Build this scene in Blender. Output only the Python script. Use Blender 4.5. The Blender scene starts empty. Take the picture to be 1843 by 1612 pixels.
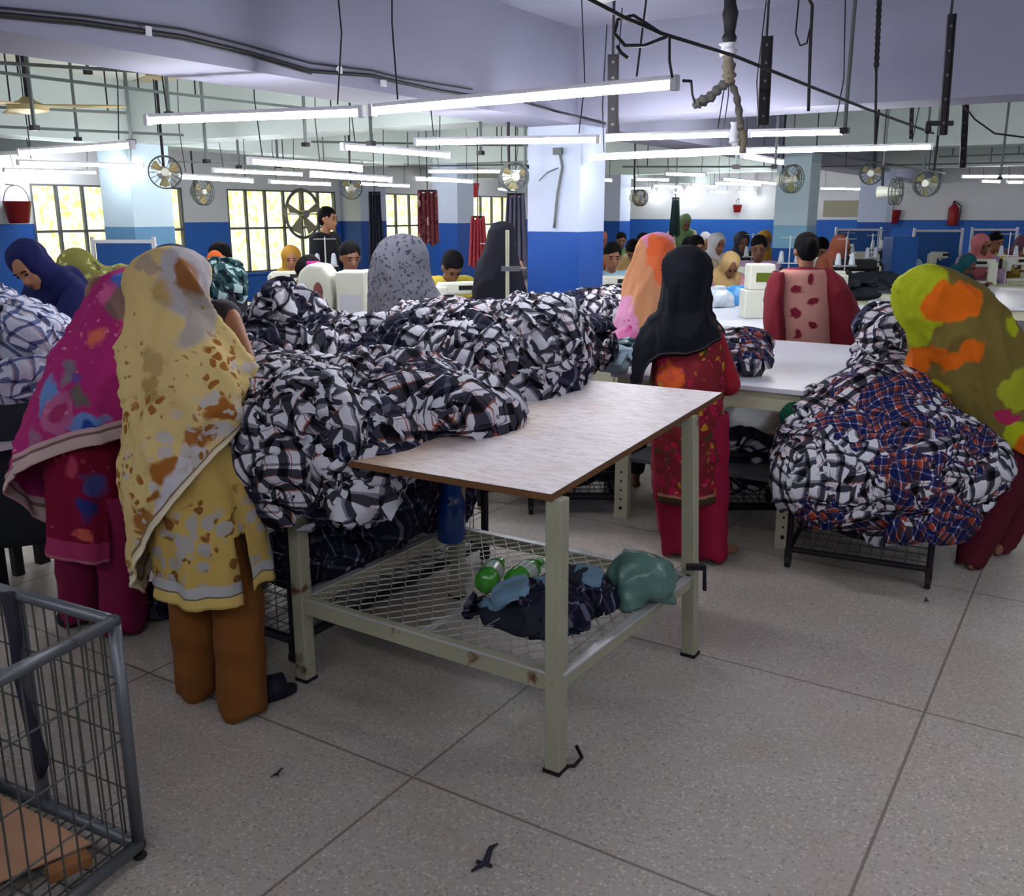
import bpy, bmesh, math, random
import numpy as np
from mathutils import Vector, noise, Matrix
from mathutils.bvhtree import BVHTree
random.seed(7)
PI = math.pi
SC = bpy.context.scene
COL = SC.collection
# ---------------------------------------------------------------- camera, exposure, world
F_PX, CX, CY, TILT, YAW, EYE = 1690.0, 921.5, 806.0, math.radians(14.0), math.radians(32.4), 1.6
cam = bpy.data.cameras.new('camera'); camo = bpy.data.objects.new('camera', cam); COL.objects.link(camo)
camo.location = (0, 0, EYE); camo.rotation_euler = (PI/2 - TILT, 0, YAW)
cam.sensor_fit = 'HORIZONTAL'; cam.sensor_width = 36.0; cam.lens = 36.0*F_PX/1843.0; cam.clip_start = 0.05; cam.clip_end = 200
SC.camera = camo
SC.view_settings.view_transform = 'Standard'; SC.view_settings.look = 'None'; SC.view_settings.gamma = 1
SC.view_settings.use_curve_mapping = False
SC.view_settings.exposure = 1.15
w = bpy.data.worlds.new('world'); SC.world = w; w.use_nodes = True
w.node_tree.nodes['Background'].inputs[0].default_value = (1.0, 0.97, 0.82, 1); w.node_tree.nodes['Background'].inputs[1].default_value = 1.6
SC.cycles.max_bounces = 6; SC.cycles.diffuse_bounces = 3; SC.cycles.transparent_max_bounces = 12
SC.cycles.sample_clamp_indirect = 3.0
TUBE_STRENGTH = 40.0

RT = Vector((math.cos(YAW), math.sin(YAW), 0)); FH = Vector((-math.sin(YAW), math.cos(YAW), 0))
def pt(px, py, D):
    """world point seen at photograph position (px,py) standing D metres ahead"""
    a = (px-CX)/F_PX; b = -(py-CY)/F_PX
    ct, st = math.cos(TILT), math.sin(TILT)
    fwd = ct + b*st; upw = -st + b*ct
    k = D/fwd
    return RT*(a*k) + FH*D + Vector((0, 0, EYE + upw*k))
def fl(px, py, z=0.0):
    a = (px-CX)/F_PX; b = -(py-CY)/F_PX
    ct, st = math.cos(TILT), math.sin(TILT)
    k = (z-EYE)/(-st + b*ct)
    return RT*(a*k) + FH*((ct+b*st)*k) + Vector((0, 0, z))

# ---------------------------------------------------------------- materials
class NT:
    def __init__(s, name, rough=0.8, spec=0.2, metal=0.0):
        s.m = bpy.data.materials.new(name); s.m.use_nodes = True; s.t = s.m.node_tree
        s.b = s.t.nodes['Principled BSDF']
        s.b.inputs['Roughness'].default_value = rough; s.b.inputs['Metallic'].default_value = metal
        s.b.inputs['Specular IOR Level'].default_value = spec
    def n(s, kind, **kw):
        x = s.t.nodes.new(kind)
        for k, v in kw.items(): setattr(x, k, v)
        return x
    def l(s, a, b): s.t.links.new(a, b)
    def put(s, inp, v):
        if isinstance(v, (int, float)): inp.default_value = v
        elif isinstance(v, (tuple, list)): inp.default_value = tuple(v)+((1,) if len(v) == 3 and inp.type == 'RGBA' else ())
        else: s.l(v, inp)
    def math(s, op, a, b=0.0, c=None):
        x = s.n('ShaderNodeMath', operation=op); s.put(x.inputs[0], a); s.put(x.inputs[1], b)
        if c is not None: s.put(x.inputs[2], c)
        return x.outputs[0]
    def mix(s, f, a, b, mode='MIX'):
        x = s.n('ShaderNodeMix', data_type='RGBA', blend_type=mode); s.put(x.inputs[0], f); s.put(x.inputs[6], a); s.put(x.inputs[7], b)
        return x.outputs[2]
    def coord(s, which='Object'): return s.n('ShaderNodeTexCoord').outputs[which]
    def pos(s): return s.n('ShaderNodeNewGeometry').outputs['Position']
    def noise(s, scale, detail=3, vec=None, rough=0.5, out=0):
        x = s.n('ShaderNodeTexNoise'); x.inputs['Scale'].default_value = scale; x.inputs['Detail'].default_value = detail; x.inputs['Roughness'].default_value = rough
        if vec is not None: s.l(vec, x.inputs['Vector'])
        return x.outputs[out]
    def voro(s, scale, vec=None, feature='F1', out='Distance', rnd=1.0):
        x = s.n('ShaderNodeTexVoronoi', feature=feature); x.inputs['Scale'].default_value = scale; x.inputs['Randomness'].default_value = rnd
        if vec is not None: s.l(vec, x.inputs['Vector'])
        return x.outputs[out]
    def ramp(s, f, stops, const=False):
        x = s.n('ShaderNodeValToRGB'); r = x.color_ramp
        if const: r.interpolation = 'CONSTANT'
        while len(r.elements) < len(stops): r.elements.new(0.5)
        for e, (p, c) in zip(r.elements, stops): e.position = p; e.color = tuple(c)+(1,) if len(c) == 3 else c
        s.put(x.inputs[0], f); return x.outputs[0]
    def lt(s, a, t, soft=0.02):   # 1 when a<t
        x = s.n('ShaderNodeMapRange'); s.put(x.inputs[0], a); x.inputs[1].default_value = t-soft; x.inputs[2].default_value = t+soft
        x.inputs[3].default_value = 1; x.inputs[4].default_value = 0; return x.outputs[0]
    def bump(s, h, strength=0.3, dist=0.01):
        x = s.n('ShaderNodeBump'); x.inputs['Strength'].default_value = strength; x.inputs['Distance'].default_value = dist
        s.l(h, x.inputs['Height']); s.l(x.outputs[0], s.b.inputs['Normal'])
    def color(s, c): s.put(s.b.inputs['Base Color'], c); return s.m
def C(h):
    """sRGB 0-255 to linear"""
    return tuple(((v/255+0.055)/1.055)**2.4 if v/255 > 0.04045 else v/255/12.92 for v in h)
_mc = {}
def flat(name, rgb, rough=0.7, metal=0.0, spec=0.3, var=0.12, scale=9, bump=0.0):
    k = (name,)
    if k in _mc: return _mc[k]
    t = NT(name, rough, spec, metal); c = C(rgb)
    d = tuple(v*(1-var*2.2) for v in c)
    f = t.noise(scale, 4, t.coord())
    t.color(t.mix(f, c, d) if var else c)
    if bump: t.bump(t.noise(scale*6, 3, t.coord()), bump)
    _mc[k] = t.m; return t.m
def rusty(name, rgb, rust=(96, 62, 40), amount=0.38, scale=7, rough=0.5, metal=0.0):
    t = NT(name, rough, 0.3, metal); v = t.coord()
    f = t.lt(t.noise(scale, 6, v, 0.65), amount, 0.04)
    c = t.mix(t.noise(3, 3, v), C(rgb), tuple(x*0.72 for x in C(rgb)))
    t.color(t.mix(f, c, C(rust))); t.bump(t.noise(60, 3, v), 0.15); return t.m
def emis(name, col, strength):
    t = NT(name); t.color((0.8, 0.8, 0.8)); t.put(t.b.inputs['Emission Color'], col); t.b.inputs['Emission Strength'].default_value = strength; return t.m
def fabric(name, base, spots=(), patches=(), bands=(), rough=0.9, weave=0.25, uvs=1.0):
    """cloth: base colour, printed motifs [(rgb, scale, size, coverage, (vmin,vmax))], big motifs [(world point, radius, rgb)], woven hem bands [(v0,v1,rgb)]"""
    t = NT(name, rough, 0.12); P = t.pos(); uv = t.coord('UV')
    sep = t.n('ShaderNodeSeparateXYZ'); t.l(uv, sep.inputs[0]); V = sep.outputs[1]
    wob = t.n('ShaderNodeVectorMath', operation='SCALE'); t.l(t.noise(9, 3, P, out=1), wob.inputs[0]); wob.inputs['Scale'].default_value = 0.12
    Pw = t.n('ShaderNodeVectorMath', operation='ADD'); t.l(P, Pw.inputs[0]); t.l(wob.outputs[0], Pw.inputs[1]); Pw = Pw.outputs[0]
    b = C(base); col = t.mix(t.noise(5, 3, P), b, tuple(x*0.85 for x in b))
    for q in patches:
        c0, r, rgb = q[:3]; zs = q[3] if len(q) > 3 else 1.0
        d = t.n('ShaderNodeVectorMath', operation='SUBTRACT'); t.l(Pw, d.inputs[0]); d.inputs[1].default_value = Vector(c0)+Vector((0.06, 0.06, 0.06))
        s = t.n('ShaderNodeCombineXYZ')
        for ax, vv in enumerate((RT, FH*0.25, Vector((0, 0, zs)))):
            dp = t.n('ShaderNodeVectorMath', operation='DOT_PRODUCT'); t.l(d.outputs[0], dp.inputs[0]); dp.inputs[1].default_value = vv; t.l(dp.outputs['Value'], s.inputs[ax])
        ln = t.n('ShaderNodeVectorMath', operation='LENGTH'); t.l(s.outputs[0], ln.inputs[0])
        col = t.mix(t.lt(ln.outputs['Value'], r, 0.006), col, C(rgb))
    for q in spots:
        rgb, sc, size, cover = q[:4]
        m = t.lt(t.voro(sc, Pw), size, 0.03)
        if cover < 1: m = t.math('MULTIPLY', m, t.lt(t.noise(sc*0.35, 2, P), 0.32+0.36*cover, 0.03))
        if len(q) > 4:
            a, z = q[4]; m = t.math('MULTIPLY', m, t.math('MULTIPLY', t.math('SUBTRACT', 1.0, t.lt(V, a, 0.03)), t.lt(V, z, 0.03)))
        col = t.mix(m, col, C(rgb))
    for v0, v1, rgb in bands:
        col = t.mix(t.math('MULTIPLY', t.math('SUBTRACT', 1.0, t.lt(V, v0, 0.002)), t.lt(V, v1, 0.002)), col, C(rgb))
    t.color(col); t.bump(t.noise(160, 2, P), weave, 0.004)
    return t.m
def plaid(name, base, us, vs, period=0.12, dirt=0.0):
    """woven check from UV in metres; us/vs = constant stops multiplied over the base"""
    t = NT(name, 0.95, 0.1); uv = t.coord('UV'); sep = t.n('ShaderNodeSeparateXYZ'); t.l(uv, sep.inputs[0])
    fu = t.math('FRACT', t.math('MULTIPLY', sep.outputs[0], 1/period)); fv = t.math('FRACT', t.math('MULTIPLY', sep.outputs[1], 1/period))
    a = t.ramp(fu, us, True); b = t.ramp(fv, vs, True)
    col = t.mix(1.0, a, b, 'MULTIPLY'); col = t.mix(1.0, col, C(base), 'MULTIPLY')
    t.color(col); t.bump(t.noise(60, 4, t.pos()), 0.5, 0.012); return t.m
Wt = (1, 1, 1)
M = {}
def mats():
    t = NT('terrazzo', 0.42, 0.45); P = t.pos()
    sep = t.n('ShaderNodeSeparateXYZ'); t.l(P, sep.inputs[0])
    base = t.ramp(t.noise(0.9, 4, P), [(0.3, C((152, 143, 137))), (0.7, C((176, 167, 160)))])
    ch = t.voro(95, P, out='Color'); sc2 = t.n('ShaderNodeSeparateColor'); t.l(ch, sc2.inputs[0])
    vd = t.voro(95, P)
    base = t.mix(t.math('MULTIPLY', t.lt(vd, 0.40, 0.05), t.lt(sc2.outputs[0], 0.28)), base, C((88, 76, 70)))
    base = t.mix(t.math('MULTIPLY', t.lt(vd, 0.42, 0.05), t.lt(sc2.outputs[1], 0.25)), base, C((216, 209, 201)))
    base = t.mix(t.math('MULTIPLY', t.lt(t.noise(1.6, 5, P), 0.44, 0.08), 0.35), base, C((118, 100, 92)))
    def joint(ax, off, per):
        f = t.math('ABSOLUTE', t.math('SUBTRACT', t.math('FRACT', t.math('MULTIPLY', t.math('ADD', sep.outputs[ax], off), 1/per)), 0.5))
        return t.math('GREATER_THAN', f, 0.5-0.0045/per)
    j = t.math('MAXIMUM', joint(0, JX, 1.2), joint(1, JY, 1.2))
    base = t.mix(0.55, base, t.mix(t.noise(70, 5, P, 0.75), C((92, 82, 78)), C((214, 206, 198))))
    t.color(t.mix(t.math('MULTIPLY', j, 0.72), base, C((84, 72, 66))))
    t.put(t.b.inputs['Roughness'], t.ramp(t.noise(5, 4, P), [(0.3, (0.38,)*3), (0.7, (0.6,)*3)])); t.bump(t.math('SUBTRACT', 1.0, j), 0.3, 0.003)
    M['floor'] = t.m
    def paint(name, up, low, z=1.47, band=None):
        t = NT(name, 0.55, 0.3); P = t.pos(); sp = t.n('ShaderNodeSeparateXYZ'); t.l(P, sp.inputs[0])
        a = t.mix(t.noise(2, 4, P), C(up), tuple(x*0.86 for x in C(up)))
        b = t.mix(t.noise(3, 5, P), C(low), tuple(x*0.8 for x in C(low)))
        chips = t.lt(t.noise(11, 6, P, 0.7), 0.31, 0.01)
        b = t.mix(chips, b, C((150, 175, 200)))
        zz = t.math('ADD', sp.outputs[2], t.math('MULTIPLY', t.noise(30, 2, P), 0.006))
        col = t.mix(t.math('GREATER_THAN', zz, z), b, a)
        if band: col = t.mix(t.math('MULTIPLY', t.math('GREATER_THAN', zz, band[0]), t.math('LESS_THAN', zz, band[1])), col, C(band[2]))
        t.color(col); t.bump(t.noise(25, 4, P), 0.12, 0.01); return t.m
    M['wall'] = paint('painted_wall', (205, 208, 214), (30, 92, 178))
    M['pillar'] = paint('painted_pillar', (178, 188, 210), (16, 70, 150))
    M['pillar2'] = paint('painted_pillar_pale_band', (196, 218, 228), (20, 84, 164), 1.2, (1.2, 1.47, (128, 178, 205)))
    M['pillar3'] = paint('painted_pillar_worn', (188, 208, 220), (96, 140, 176))
    t = NT('ceiling_paint', 0.8, 0.2); P = t.pos()
    t.color(t.mix(t.noise(0.8, 5, P), C((230, 229, 214)), C((212, 214, 204)))); t.bump(t.noise(14, 4, P), 0.1, 0.01); M['ceiling'] = t.m
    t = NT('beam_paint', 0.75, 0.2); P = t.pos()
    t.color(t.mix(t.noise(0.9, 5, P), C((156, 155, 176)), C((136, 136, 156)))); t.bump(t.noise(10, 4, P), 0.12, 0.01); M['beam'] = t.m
    t = NT('near_ceiling_shaded', 0.8, 0.2); P = t.pos()
    t.color(t.mix(t.noise(0.8, 5, P), C((160, 160, 178)), C((142, 142, 160)))); M['ceiling_dim'] = t.m  # darker copy of the ceiling colour, the near bay's dimness painted in
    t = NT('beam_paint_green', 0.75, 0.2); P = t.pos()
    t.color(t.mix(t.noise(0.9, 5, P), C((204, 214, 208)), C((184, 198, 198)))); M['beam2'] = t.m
    M['steel'] = rusty('cream_painted_steel', (168, 166, 142), amount=0.37)
    M['cream'] = flat('cream_enamel', (206, 204, 178), 0.4, scale=5)
    M['greysteel'] = rusty('grey_steel', (112, 116, 122), (60, 52, 50), 0.36, 9, 0.38, 0.5)
    M['darksteel'] = rusty('dark_steel', (44, 44, 50), (70, 56, 48), 0.34, 9, 0.5, 0.4)
    M['wire'] = flat('zinc_wire', (96, 98, 96), 0.4, 0.6, var=0.1)
    M['mesh'] = flat('galvanised_mesh', (190, 190, 182), 0.4, 0.3, var=0.1)
    M['silver'] = flat('worn_bright_edge', (206, 208, 210), 0.35, 0.4, var=0.1)
    M['iron'] = flat('black_iron', (30, 26, 32), 0.6, 0.2)
    M['cable'] = flat('black_cable', (32, 30, 36), 0.6)
    M['conduit'] = flat('grey_green_conduit', (92, 100, 98), 0.6)
    M['batten'] = flat('white_batten', (205, 205, 215), 0.5, var=0.05)
    M['tube'] = emis('lit_tube', (0.95, 0.97, 1.0), TUBE_STRENGTH)
    M['white'] = flat('white_laminate', (214, 216, 228), 0.3, spec=0.5, var=0.05, scale=4)
    M['machine'] = flat('machine_enamel', (216, 218, 204), 0.35, spec=0.5, var=0.05)
    M['machine2'] = flat('machine_enamel_mint', (176, 214, 208), 0.35, spec=0.5, var=0.06)
    M['black'] = flat('black_plastic', (22, 22, 24), 0.5)
    M['red'] = flat('red_enamel', (140, 24, 30), 0.45)
    M['hair'] = flat('black_hair', (14, 12, 15), 0.8, scale=30, bump=0.4, spec=0.1)
    M['eye'] = flat('dark_eye', (20, 14, 12), 0.2, var=0)
    M['lips'] = flat('lips', (120, 66, 60), 0.5, var=0)
    for k, c in dict(skin=(138, 92, 70), skin2=(112, 76, 58), skin3=(160, 112, 86)).items(): M[k] = flat(k, c, 0.55, var=0.06)
    # worn plywood table top
    t = NT('worn_plywood', 0.5, 0.4); P = t.pos()
    mp = t.n('ShaderNodeMapping'); t.l(P, mp.inputs[0]); mp.inputs['Scale'].default_value = (1, 5, 1); mp.inputs['Rotation'].default_value = (0, 0, 0.1)
    g = t.noise(14, 6, mp.outputs[0], 0.7)
    wood = t.ramp(g, [(0.3, C((150, 108, 64))), (0.5, C((200, 158, 104))), (0.7, C((222, 190, 140)))])
    pale = t.ramp(g, [(0.3, C((204, 190, 190))), (0.5, C((232, 222, 224))), (0.7, C((244, 240, 244)))])
    sp = t.n('ShaderNodeSeparateXYZ'); t.l(P, sp.inputs[0])
    # paler towards the far right end
    f = t.math('ADD', t.math('MULTIPLY', sp.outputs[0], 1.1), t.math('ADD', t.math('MULTIPLY', sp.outputs[1], 0.30), 1.85))
    f = t.math('ADD', f, t.math('MULTIPLY', t.math('SUBTRACT', t.noise(3.2, 5, P), 0.5), 1.3))
    x = t.n('ShaderNodeClamp'); t.l(f, x.inputs[0])
    col = t.mix(x.outputs[0], wood, pale)
    col = t.mix(t.math('MULTIPLY', t.lt(t.noise(22, 6, mp.outputs[0], 0.7), 0.37, 0.03), 0.7), col, C((134, 100, 74)))
    t.color(col); t.bump(g, 0.3, 0.004); M['ply'] = t.m
    M['plyedge'] = flat('plywood_edge', (112, 76, 44), 0.7, scale=20)
    # checks
    k = (0.07, 0.07, 0.09); g2 = (0.36, 0.35, 0.38); ru = (0.55, 0.2, 0.13)
    M['plaid'] = plaid('black_white_rust_check', (206, 203, 214), [(0, Wt), (0.34, ru), (0.39, Wt), (0.46, g2), (0.52, k), (0.88, Wt)], [(0, Wt), (0.3, g2), (0.38, Wt), (0.5, k), (0.84, ru), (0.9, Wt)], 0.088)
    M['plaid2'] = plaid('black_white_wide_check', (206, 205, 216), [(0, Wt), (0.55, k), (0.8, g2), (0.9, Wt)], [(0, Wt), (0.55, g2), (0.68, k), (0.93, Wt)], 0.072)
    M['plaid3'] = plaid('navy_orange_check', (214, 205, 214), [(0, (0.10, 0.13, 0.30)), (0.4, Wt), (0.46, (0.62, 0.22, 0.14)), (0.7, (0.16, 0.18, 0.36)), (0.92, Wt)], [(0, (0.13, 0.15, 0.32)), (0.36, Wt), (0.42, (0.75, 0.35, 0.25)), (0.66, (0.16, 0.18, 0.34)), (0.94, Wt)], 0.075)
    M['plaid4'] = plaid('dark_check', (150, 150, 168), [(0, (0.14, 0.14, 0.2)), (0.5, g2), (0.62, (0.1, 0.1, 0.15)), (0.88, Wt)], [(0, (0.35, 0.35, 0.42)), (0.6, Wt), (0.76, (0.2, 0.2, 0.28))], 0.09)
    M['plaid5'] = plaid('teal_check', (176, 205, 205), [(0, Wt), (0.5, (0.08, 0.14, 0.16)), (0.85, g2)], [(0, Wt), (0.45, (0.08, 0.14, 0.16))], 0.11)
    M['plaid6'] = plaid('pale_blue_check', (205, 210, 228), [(0, Wt), (0.4, (0.25, 0.28, 0.42)), (0.6, (0.7, 0.5, 0.45)), (0.7, Wt)], [(0, Wt), (0.5, (0.2, 0.24, 0.4)), (0.75, Wt)], 0.07)
JX, JY = 0.35, 0.5
# ---------------------------------------------------------------- mesh helpers
class G:
    def __init__(s): s.v = []; s.f = []; s.mi = []; s.uv = {}; s.cur = 0
    def add(s, vs, fs, uvs=None):
        o = len(s.v); s.v += [tuple(v) for v in vs]
        for f in fs: s.f.append(tuple(i+o for i in f)); s.mi.append(s.cur)
        if uvs is not None:
            for i, q in enumerate(uvs): s.uv[o+i] = q
        return s
    def box(s, c, d, rz=0, M3=None, taper=1.0):
        x, y, z = d[0]/2, d[1]/2, d[2]/2; R = M3 or Matrix.Rotation(rz, 3, 'Z'); c = Vector(c)
        vs = [R @ Vector((sx*x*(taper if sz > 0 else 1), sy*y*(taper if sz > 0 else 1), sz*z)) + c for sz in (-1, 1) for sy in (-1, 1) for sx in (-1, 1)]
        return s.add(vs, [(0, 2, 3, 1), (4, 5, 7, 6), (0, 1, 5, 4), (2, 6, 7, 3), (0, 4, 6, 2), (1, 3, 7, 5)])
    def bar(s, a, b, wd, ht, up=(0, 0, 1)):
        a = Vector(a); b = Vector(b); d = (b-a); L = d.length; d.normalize(); u = Vector(up)
        if abs(d.dot(u)) > 0.97: u = Vector((1, 0, 0))
        r = d.cross(u).normalized(); u = r.cross(d)
        return s.box((a+b)/2, (wd, L, ht), M3=Matrix((r, d, u)).transposed())
    def tube(s, pts, r, n=6, caps=True):
        pts = [Vector(p) for p in pts]; rs = r if isinstance(r, (list, tuple)) else [r]*len(pts)
        ref = None; o = []
        for i, p in enumerate(pts):
            d = (pts[min(i+1, len(pts)-1)]-pts[max(i-1, 0)])
            d = d.normalized() if d.length > 1e-9 else Vector((0, 0, 1))
            if ref is None: ref = d.orthogonal().normalized()
            ref = (ref - d*ref.dot(d)); ref = ref.normalized() if ref.length > 1e-6 else d.orthogonal().normalized()
            q = d.cross(ref)
            o += [p + (ref*math.cos(2*PI*k/n)+q*math.sin(2*PI*k/n))*rs[i] for k in range(n)]
        fs = [(i*n+k, i*n+(k+1) % n, (i+1)*n+(k+1) % n, (i+1)*n+k) for i in range(len(pts)-1) for k in range(n)]
        if caps: fs += [tuple(range(n))[::-1], tuple((len(pts)-1)*n+k for k in range(n))]
        return s.add(o, fs)
    def ell(s, c, r, n=12, m=8, R=None):
        c = Vector(c); r = (r, r, r) if isinstance(r, (int, float)) else r
        vs = []
        for i in range(m+1):
            a = PI*i/m
            for k in range(n):
                b = 2*PI*k/n; q = Vector((r[0]*math.sin(a)*math.cos(b), r[1]*math.sin(a)*math.sin(b), r[2]*math.cos(a)))
                vs.append(c + (R @ q if R else q))
        return s.add(vs, [(i*n+k, (i+1)*n+k, (i+1)*n+(k+1) % n, i*n+(k+1) % n) for i in range(m) for k in range(n)])
    def cap(s, a, b, ra, rb, n=10):
        a = Vector(a); b = Vector(b); d = (b-a)
        d = d.normalized() if d.length > 1e-6 else Vector((0, 0, 1))
        pts = []; rs = []
        for t in (-0.98, -0.8, -0.5, 0): pts.append(a+d*ra*t); rs.append(ra*math.sqrt(max(0, 1-t*t)))
        for t in (0, 0.5, 0.8, 0.98): pts.append(b+d*rb*t); rs.append(rb*math.sqrt(max(0, 1-t*t)))
        return s.tube(pts, rs, n)
    def lathe(s, c, prof, n=16, axis=None):
        c = Vector(c); vs = [c+Vector((r*math.cos(2*PI*k/n), r*math.sin(2*PI*k/n), z)) for r, z in prof for k in range(n)]
        m = len(prof); fs = [(i*n+k, i*n+(k+1) % n, (i+1)*n+(k+1) % n, (i+1)*n+k) for i in range(m-1) for k in range(n)]
        return s.add(vs, fs+[tuple(range(n))[::-1], tuple((m-1)*n+k for k in range(n))])
    def rings(s, R, close=True):
        """R: list of closed rings of equal count"""
        n = len(R[0]); o = [p for r in R for p in r]
        fs = [(i*n+k, i*n+(k+1) % n, (i+1)*n+(k+1) % n, (i+1)*n+k) for i in range(len(R)-1) for k in range(n)]
        if close: fs += [tuple(range(n))[::-1], tuple((len(R)-1)*n+k for k in range(n))]
        return s.add(o, fs)
    def mesh(s, name, mats, smooth=None):
        me = bpy.data.meshes.new(name); me.from_pydata(s.v, [], s.f)
        for m in (mats if isinstance(mats, (list, tuple)) else [mats]): me.materials.append(M[m] if isinstance(m, str) else m)
        if any(s.mi): me.polygons.foreach_set('material_index', s.mi)
        if s.uv:
            L = me.uv_layers.new(name='UVMap'); li = np.empty(len(me.loops), int); me.loops.foreach_get('vertex_index', li)
            arr = np.array([s.uv.get(i, (0, 0)) for i in range(len(s.v))], float)[li]; L.data.foreach_set('uv', arr.ravel())
        if smooth is not None and smooth is not False:
            me.shade_smooth()
            if smooth is not True: me.set_sharp_from_angle(angle=math.radians(smooth))
        me.update(); return me
    def obj(s, name, mats, parent=None, smooth=None, bevel=0, world=False):
        o = bpy.data.objects.new(name, s.mesh(name, mats, smooth)); COL.objects.link(o)
        if parent is not None:
            o.parent = parent
            if world: o.matrix_parent_inverse = parent.matrix_basis.inverted()
        if bevel:
            b = o.modifiers.new('bevel', 'BEVEL'); b.width = bevel; b.segments = 2; b.limit_method = 'ANGLE'
        return o
def tag(o, label, cat, group=None, kind=None):
    o['label'] = label; o['category'] = cat
    if group: o['group'] = group
    if kind: o['kind'] = kind
    return o
def root(name, label, cat, loc=(0, 0, 0), rz=0, group=None, kind=None):
    o = bpy.data.objects.new(name, None); COL.objects.link(o); o.location = loc; o.rotation_euler = (0, 0, rz); o.empty_display_size = 0.1
    return tag(o, label, cat, group, kind)
def copy_tree(o, parent=None):
    c = o.copy(); COL.objects.link(c)
    if parent is not None: c.parent = parent
    for ch in list(o.children): copy_tree(ch, c)
    return c
def dup(o, loc, rz=0, label=None, group=None, scale=None):
    c = copy_tree(o); c.location = loc; c.rotation_euler = (0, 0, rz)
    if label: c['label'] = label
    if group: c['group'] = group
    if scale: c.scale = (scale,)*3
    return c
def remesh(g, vox, smooth=2, extra=None, fold=None):
    """fuse the pieces of g into one continuous skin; extra = G appended unfused"""
    me = g.mesh('tmp', []); o = bpy.data.objects.new('tmp', me); COL.objects.link(o)
    m = o.modifiers.new('r', 'REMESH'); m.mode = 'VOXEL'; m.voxel_size = vox; m.use_smooth_shade = True
    sm = o.modifiers.new('s', 'SMOOTH'); sm.factor = 0.5; sm.iterations = smooth
    dg = bpy.context.evaluated_depsgraph_get(); ev = o.evaluated_get(dg); me2 = bpy.data.meshes.new_from_object(ev, depsgraph=dg)
    out = G(); out.add([v.co.copy() for v in me2.vertices], [tuple(p.vertices) for p in me2.polygons])
    if fold:
        nr = [v.normal.copy() for v in me2.vertices]
        for i, p in enumerate(out.v):
            d = fold(Vector(p), nr[i]); out.v[i] = tuple(Vector(p)+nr[i]*d)
    bpy.data.objects.remove(o); bpy.data.meshes.remove(me); bpy.data.meshes.remove(me2)
    if extra: out.add(extra.v, extra.f)
    return out
def nz(p, s, seed=0): return noise.noise(Vector(p)*s+Vector((seed*3.7, seed*1.3, seed*7.1)))
def ridge(p, s, seed=0): return 1-abs(nz(p, s, seed))*2.2

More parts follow.
